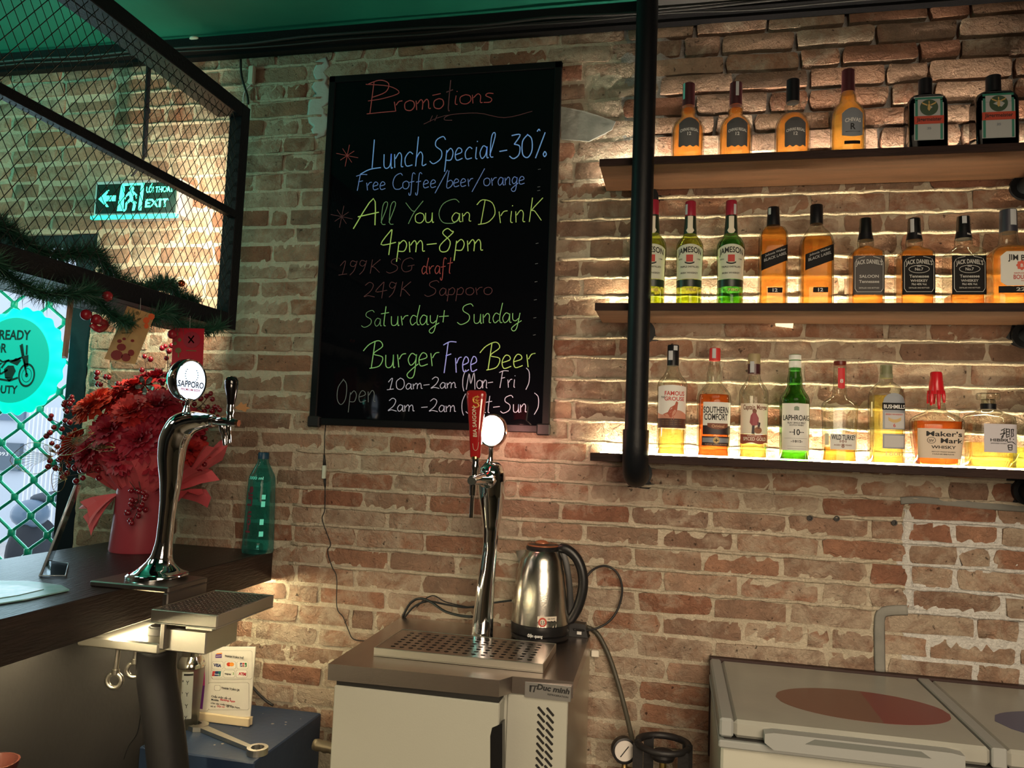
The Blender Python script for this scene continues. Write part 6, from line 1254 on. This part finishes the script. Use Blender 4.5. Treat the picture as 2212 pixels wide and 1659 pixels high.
hp = [(.212, .872), (.232, .876), (.60, .876), (.628, .872), (.628, .848), (.610, .838), (.232, .838), (.212, .852)]
mb = MB(O); mb.prism([(x, -.592, z) for x, z in hp], (0, .031, 0)); mb.build('handle', MFG, t); mb = MB(O); mb.prism([(x, -.5935, z) for x, z in ((.32, .872), (.54, .872), (.56, .860), (.30, .860))], (0, .001, 0)); mb.build('handle_recess_shade', mat('recess_grey', (.12, .13, .12), .5), t)  # darker plate on the handle painted as the shade of its recess
# ------------------------------------------------------------------ things under the counter end
ZB = .587; O = Vector((-1.30, -.23, 0)); t = thing('blue_cabinet', 'dark blue metal cabinet under the end of the counter', 'cabinet', O)
MBL = mat('cabinet_blue', (.015, .030, .068), .42, bump=.15, bscale=60, var=(.020, .037, .075), vscale=14)
mb = MB(O); mb.bbox(-1.510, -1.140, -.445, -.025, .30, ZB, .004); mb.build('box', MBL, t)
mb = MB(O); mb.box(-1.50, -1.15, -.43, -.04, .002, .2998); mb.build('plinth', mat('plinth_dark', (.01, .012, .02), .6), t)
for i in range(9): mb = MB(O); rr = random.Random(i); x, y = rr.uniform(-1.36, -1.17), rr.uniform(-.4, -.08); mb.lathe([(.003 * rr.uniform(.5, 2.2), 0), (.001, .001)], (x, y, ZB), n=7); mb.build('plaster_speck', mat('speck_pale', (.35, .30, .25), .9), t)
# card stand
YC = -.205; O = W(470, 1562, YC); O.z = ZB + .0005; t = thing('payment_card_stand', 'white payment information card in a pale wooden foot on the blue cabinet', 'sign', O)
c = [W(362, 1555, YC), W(540, 1548, YC), W(552, 1398, YC), W(364, 1397, YC)]; mb = MB(O); mb.prism(c, (0, .004, 0)); cd = mb.build('card', mat('card_white', (.66, .62, .54), .6), t)
mb = MB(O); p = [W(362, 1560, YC), W(541, 1562, YC), W(541, 1545, YC), W(362, 1544, YC)]; zbm = ZB + .001; xa, xb_ = p[0].x, p[1].x; mb.bbox(xa, xb_, YC - .012, YC - .001, zbm, zbm + .026, .002); mb.bbox(xa, xb_, YC + .005, YC + .014, zbm, zbm + .026, .002); mb.build('wooden_foot', mat('pale_wood', (.62, .50, .32), .6), t)
def cq(x, y, o=0): return W(360 + x / 5.947, 1380 + y / 5.947, YC - .0006 - o)
def ctext(s_, x, y, h, w_, m, b=.03):
    o_ = cq(x, y, .0024); k = mpp(o_) / 5.947; mb = MB(O); lettering(mb, s_, lambda u, v: (o_.x + u, o_.y, o_.z + v + u * -.01), h * k, w_ * k, align='l', bold=b); mb.build('lettering', m, cd)
def cpoly(pl, m, nm='print', o=.0002): mb = MB(O); mb.prism([cq(x, y, o) for x, y in pl], (0, .0003, 0)); mb.build(nm, m, cd)
def rrect(x0, y0, x1, y1, r=18): return [(x0 + r, y0), (x1 - r, y0), (x1, y0 + r), (x1, y1 - r), (x1 - r, y1), (x0 + r, y1), (x0, y1 - r), (x0, y0 + r)]
ML = mat('card_line', (.36, .33, .28), .6); MIN_ = mat('card_field', (.70, .66, .58), .6); MMG = mat('card_magenta', (.50, .03, .20), .5); MPU = mat('card_purple', (.16, .03, .22), .5)
for a in ((575, 150, 1100, 520), (530, 560, 1060, 915), (310, 150, 540, 930)): cpoly(rrect(*a), ML, 'print_frame'); cpoly(rrect(a[0] + 5, a[1] + 5, a[2] - 5, a[3] - 5), mat('card_white'), 'print_field', .0005)
for i in range(3):
    for j in range(2): x, y = 582 + i * 160 - j * 12, 290 + j * 112; cpoly(rrect(x, y, x + 145, y + 98, 14), ML, 'tile_frame', .0007); cpoly(rrect(x + 3, y + 3, x + 142, y + 95, 14), MIN_, 'tile_field', .0009)
o_ = .0013
ctext('THANH TOÁN THẺ', 745, 232, 24, 270, PIK); ctext('VISA', 600, 352, 36, 112, mat('ink_visa', (.02, .03, .12), .5), .05); ctext('napas', 745, 455, 22, 90, PIK); ctext('2', 848, 458, 26, 18, mat('ink_lime', (.12, .35, .06), .5)); ctext('ATM', 922, 462, 34, 105, mat('ink_pink_red', (.55, .03, .06), .5), .05)
cpoly(disc(800, 328, 30, 26), mat('ink_scarlet', (.60, .05, .02), .5), 'disc_print', .0012); cpoly(disc(836, 328, 30, 26), mat('ink_orange', (.75, .28, .04), .5), 'disc_print', .0014)
for i, cc in enumerate(((.02, .04, .14), (.45, .04, .04), (.03, .20, .06))): cpoly([(942 + i * 30, 308), (968 + i * 30, 308), (968 + i * 30, 360), (942 + i * 30, 360)], mat('ink_block_%s' % 'navy red green'.split()[i], cc, .5), 'block_print', .0012)
ctext('JCB', 945, 345, 22, 78, PWH)
cpoly([(590, 415), (625, 415), (615, 480), (580, 480)], mat('ink_block_red'), 'block_print', .0012); cpoly([(625, 415), (665, 415), (655, 480), (615, 480)], mat('ink_block_navy'), 'block_print', .0012); cpoly([(665, 415), (700, 415), (690, 480), (655, 480)], mat('ink_teal', (.02, .16, .14), .5), 'block_print', .0012)
ctext('UnionPay', 612, 460, 18, 76, PWH)
cpoly([(628, 200), (705, 180), (708, 245), (625, 245)], mat('ink_purple', (.10, .04, .20), .5), 'card_icon', .0012); cpoly([(640, 186), (712, 178), (712, 192), (640, 200)], mat('ink_orange'), 'card_icon', .0014); cpoly([(634, 222), (700, 216), (700, 222), (634, 228)], MIN_, 'card_icon', .0016)
cpoly(rrect(612, 595, 690, 665, 12), ML, 'icon_frame', .0012); cpoly(rrect(616, 599, 686, 661, 12), MIN_, 'icon_field', .0014)
ctext('THANH TOÁN QR', 700, 642, 24, 262, PIK); ctext('Chấp nhận tất cả', 572, 748, 22, 280, PIK, .02); ctext('Mobile', 572, 790, 22, 105, PIK, .03); ctext('Banking Apps', 690, 790, 22, 210, mat('ink_pink_red'), .03); ctext('của các ngân hàng', 566, 832, 20, 300, PIK, .02); ctext('và ví', 560, 874, 22, 76, PIK, .02); ctext('điện tử', 645, 874, 22, 110, mat('ink_pink_red'), .02); ctext('tại Việt Nam.', 765, 874, 22, 200, PIK, .02)
ctext('DI', 350, 265, 44, 75, PIK, .0)
cpoly([(330, 310), (480, 310), (490, 325), (490, 600), (478, 600), (330, 600)], MMG, 'magenta_panel', .0008); cpoly([(330, 600), (478, 600), (440, 900), (330, 900)], MPU, 'purple_panel', .0008); cpoly([(478, 600), (490, 600), (460, 905), (440, 900)], MPU, 'purple_panel', .0008); cpoly(disc(395, 805, 32, 28), mat('ink_coral', (.62, .16, .12), .5), 'disc_print', .0012)
ctext(':', 432, 375, 60, 12, PWH); ctext('a.', 412, 485, 44, 44, PWH)
# shaker
YS = -.27; O = W(402, 1600, YS); O.z = ZB + .0005; k = mpp(O); t = thing('cocktail_shaker', 'clear and steel cocktail shaker with printed recipes on the blue cabinet', 'shaker', O)
def sz(y): return (W(402, y, YS).z - O.z)
zz = sz(1388); sc_ = 1.0
mb = MB(); mb.lathe([(20 * k, 0), (22 * k, .003), (23 * k, .04), (28 * k, zz * .72), (28.5 * k, zz * .74)], n=32, cap=True); mb.build('glass_cup', glassy('shaker_glass', (.78, .77, .70), 1.6, .35), t, True, auto=50)
mb = MB(); mb.lathe([(19 * k, .002), (20.5 * k, .006), (21 * k, .028)], n=28); mb.build('dark_foot', MDK, t, True)
mb = MB(); mb.lathe([(29.5 * k, zz * .725), (29.5 * k, zz * .75), (26 * k, zz * .81), (21 * k, zz * .85), (20 * k, zz * .86)], n=32); mb.build('steel_shoulder', mat('shaker_steel', (.72, .68, .58), .14, 1.0), t, True, auto=50)
mb = MB(); mb.lathe([(20.5 * k, zz * .862), (21 * k, zz * .97), (20 * k, zz * 1.0), (17 * k, zz * .995)], n=32); mb.build('cap', mat('shaker_steel'), t, True, auto=50)
def shp(u, z):
    r = (23 + 5 * max(0, (z - .04)) / (zz * .72 - .04)) * k + .001; a = -math.pi / 2 + .25 + u / r; return (r * math.cos(a), r * math.sin(a), z)
mb = MB(); V = [shp(-.012 + .034 * i / 6, z) for i in range(7) for z in (.035, zz * .70)]; mb.add(V, [(2 * i, 2 * i + 2, 2 * i + 3, 2 * i + 1) for i in range(6)]); pr_ = mb.build('recipe_print', mat('print_grey_pale', (.36, .37, .34), .6), t)
mb = MB(); V = [Vector(shp(-.006 + .027 * i / 5, z)) * 1.0 for i in range(6) for z in (zz * .655, zz * .68)]; V = [(v.x * 1.03, v.y * 1.03, v.z) for v in V]; mb.add(V, [(2 * i, 2 * i + 2, 2 * i + 3, 2 * i + 1) for i in range(5)]); mb.build('title_bar', PIK, pr_)
mb = MB()
for q in range(4): lettering(mb, str(q * 3 + 1), lambda u, v, q=q: tuple(c * (1.03 if i < 2 else 1) for i, c in enumerate(shp(-.008 + u, zz * (.58 - .14 * q) + v))), .006, .003); lettering(mb, 'Y', lambda u, v, q=q: tuple(c * (1.03 if i < 2 else 1) for i, c in enumerate(shp(.006 + u, zz * (.55 - .14 * q) + v))), .012, .009)
mb.build('lettering', PIK, pr_)
# wrench
a = WZ(432, 1570, ZB + .008); b_ = WZ(556, 1622, ZB + .008); O = a.copy(); O.z = ZB + .0006; d = (b_ - a); d.z = 0; L_ = d.length; d.normalize(); n_ = Vector((-d.y, d.x, 0)); t = thing('wrench', 'large combination wrench lying on the blue cabinet', 'wrench', O)
def wp(u, v): return O + d * u + n_ * v
mb = MB(O); mb.prism([wp(.02, -.013), wp(L_ - .024, -.008), wp(L_ - .024, .008), wp(.02, .013)], (0, 0, .012)); mb.build('shank', MSS, t)
mb = MB(O); ro, ri = .030, .018; n2 = 24; z0_, z1_ = 0, .018; A = [wp(L_ + ro * math.cos(q * 2 * math.pi / n2), ro * math.sin(q * 2 * math.pi / n2)) for q in range(n2)]; B = [wp(L_ + ri * (1 + (.09 if q % 2 else 0)) * math.cos(q * 2 * math.pi / n2), ri * (1 + (.09 if q % 2 else 0)) * math.sin(q * 2 * math.pi / n2)) for q in range(n2)]
up = Vector((0, 0, z1_)); V = A + B + [p + up for p in A] + [p + up for p in B]; F = []
for q in range(n2): q2 = (q + 1) % n2; F += [(q, q2, 2 * n2 + q2, 2 * n2 + q), (n2 + q2, n2 + q, 3 * n2 + q, 3 * n2 + q2), (2 * n2 + q, 2 * n2 + q2, 3 * n2 + q2, 3 * n2 + q), (q2, q, n2 + q, n2 + q2)]
mb.add(V, F); mb.build('ring_end', MSS, t)
mb = MB(O); mb.prism([wp(x, y) for x, y in ((.022, -.014), (.022, .014), (.005, .028), (-.03, .030), (-.035, .016), (-.008, .013), (-.004, 0), (-.008, -.012), (-.035, -.016), (-.03, -.030), (.005, -.028))][::-1], (0, 0, .014)); mb.build('open_jaw', MSS, t)
# green cylinder with handwheel
ZG = .50; c = WZ(247, 1608, ZG); O = Vector((c.x, c.y, 0)); t = thing('gas_cylinder', 'green gas cylinder with a valve wheel inside its collar, under the counter', 'cylinder', O); k = mpp(c)
MGN = mat('cylinder_green', (.010, .085, .035), .45, bump=.2, bscale=50)
R0 = 62 * k
mb = MB(); mb.lathe([(.10, 0), (.11, .02), (.11, ZG - .16), (.09, ZG - .12), (.03, ZG - .10)], n=28); mb.build('tank', MGN, t, True, auto=50)
mb = MB(); mb.lathe([(R0 * .96, ZG - .13), (R0, ZG - .02), (R0 * 1.03, ZG), (R0 * .93, ZG), (R0 * .90, ZG - .02), (R0 * .88, ZG - .13)], n=36, cap=False); mb.build('collar', MGN, t, True, auto=40)
mb = MB(); mb.lathe([(.012, ZG - .10), (.012, ZG - .035)], n=12); mb.build('valve_stem', mat('brass'), t, True, auto=40)
mb = MB(); pts = [((.036 + .004 * math.cos(6 * a)) * math.cos(a), (.036 + .004 * math.cos(6 * a)) * math.sin(a), ZG - .032) for a in [i * 2 * math.pi / 36 for i in range(37)]]; mb.tube(pts, .006, 8)
for i in range(3): a = i * 2 * math.pi / 3; mb.cyl((0, 0, ZG - .034), (.034 * math.cos(a), .034 * math.sin(a), ZG - .032), .005, 6)
mb.lathe([(.014, ZG - .040), (.014, ZG - .026)], n=12); mb.build('valve_wheel', mat('wheel_green', (.02, .13, .07), .35), t, True, auto=60)
cable('thin_wire', 'thin black wire drooping beside the insulated beer line into the green cylinder', [(312, 1500, -.55), (305, 1540, -.52), (296, 1585, -.50), (278, 1612, -.50), (268, 1640, -.50)], .0016)
# ridged metal hose end between the cabinet and the fridge, cable behind the card stand
p0 = W(668, 1606, -.30); p0 = W(678, 1608, -.30); q0 = (-.853 - p0.x) / 14; mb = MB(); mb.tube([p0 + Vector((i * q0, 0, -i * .0008)) for i in range(15)], [.015 + (.003 if i % 2 else 0) for i in range(15)], 14); tag(mb.build('ridged_hose', mat('hose_bronze', (.16, .13, .09), .4, .7), None, True), 'ridged metal hose end poking out beside the left flank of the fridge', 'hose')
cable('socket_cable', 'black cable rising behind the payment card to the wall', [(540, 1478, -.02), (558, 1498, -.02), (575, 1514, -.02), (590, 1524, -.02)], .0045)
cable('tower_cable', 'grey cable curving down beside the drip tray arm', [(418, 1362, -.58), (430, 1366, -.50), (442, 1378, -.36), (450, 1396, -.22), (456, 1440, -.15), (456, 1515, -.14)], .0045, mat('cable_grey', (.20, .20, .19), .4))
c = W(-16, 1655, -1.0); t = thing('red_cup', 'rim of a reddish bowl at the lower left corner of the picture', 'bowl', c); mb = MB(); mb.lathe([(.02, -.05), (.045, -.02), (.052, .01), (.048, .01), (.02, -.04)], n=24); mb.build('bowl', mat('cup_brown_red', (.10, .03, .022), .2), t, True, auto=50)
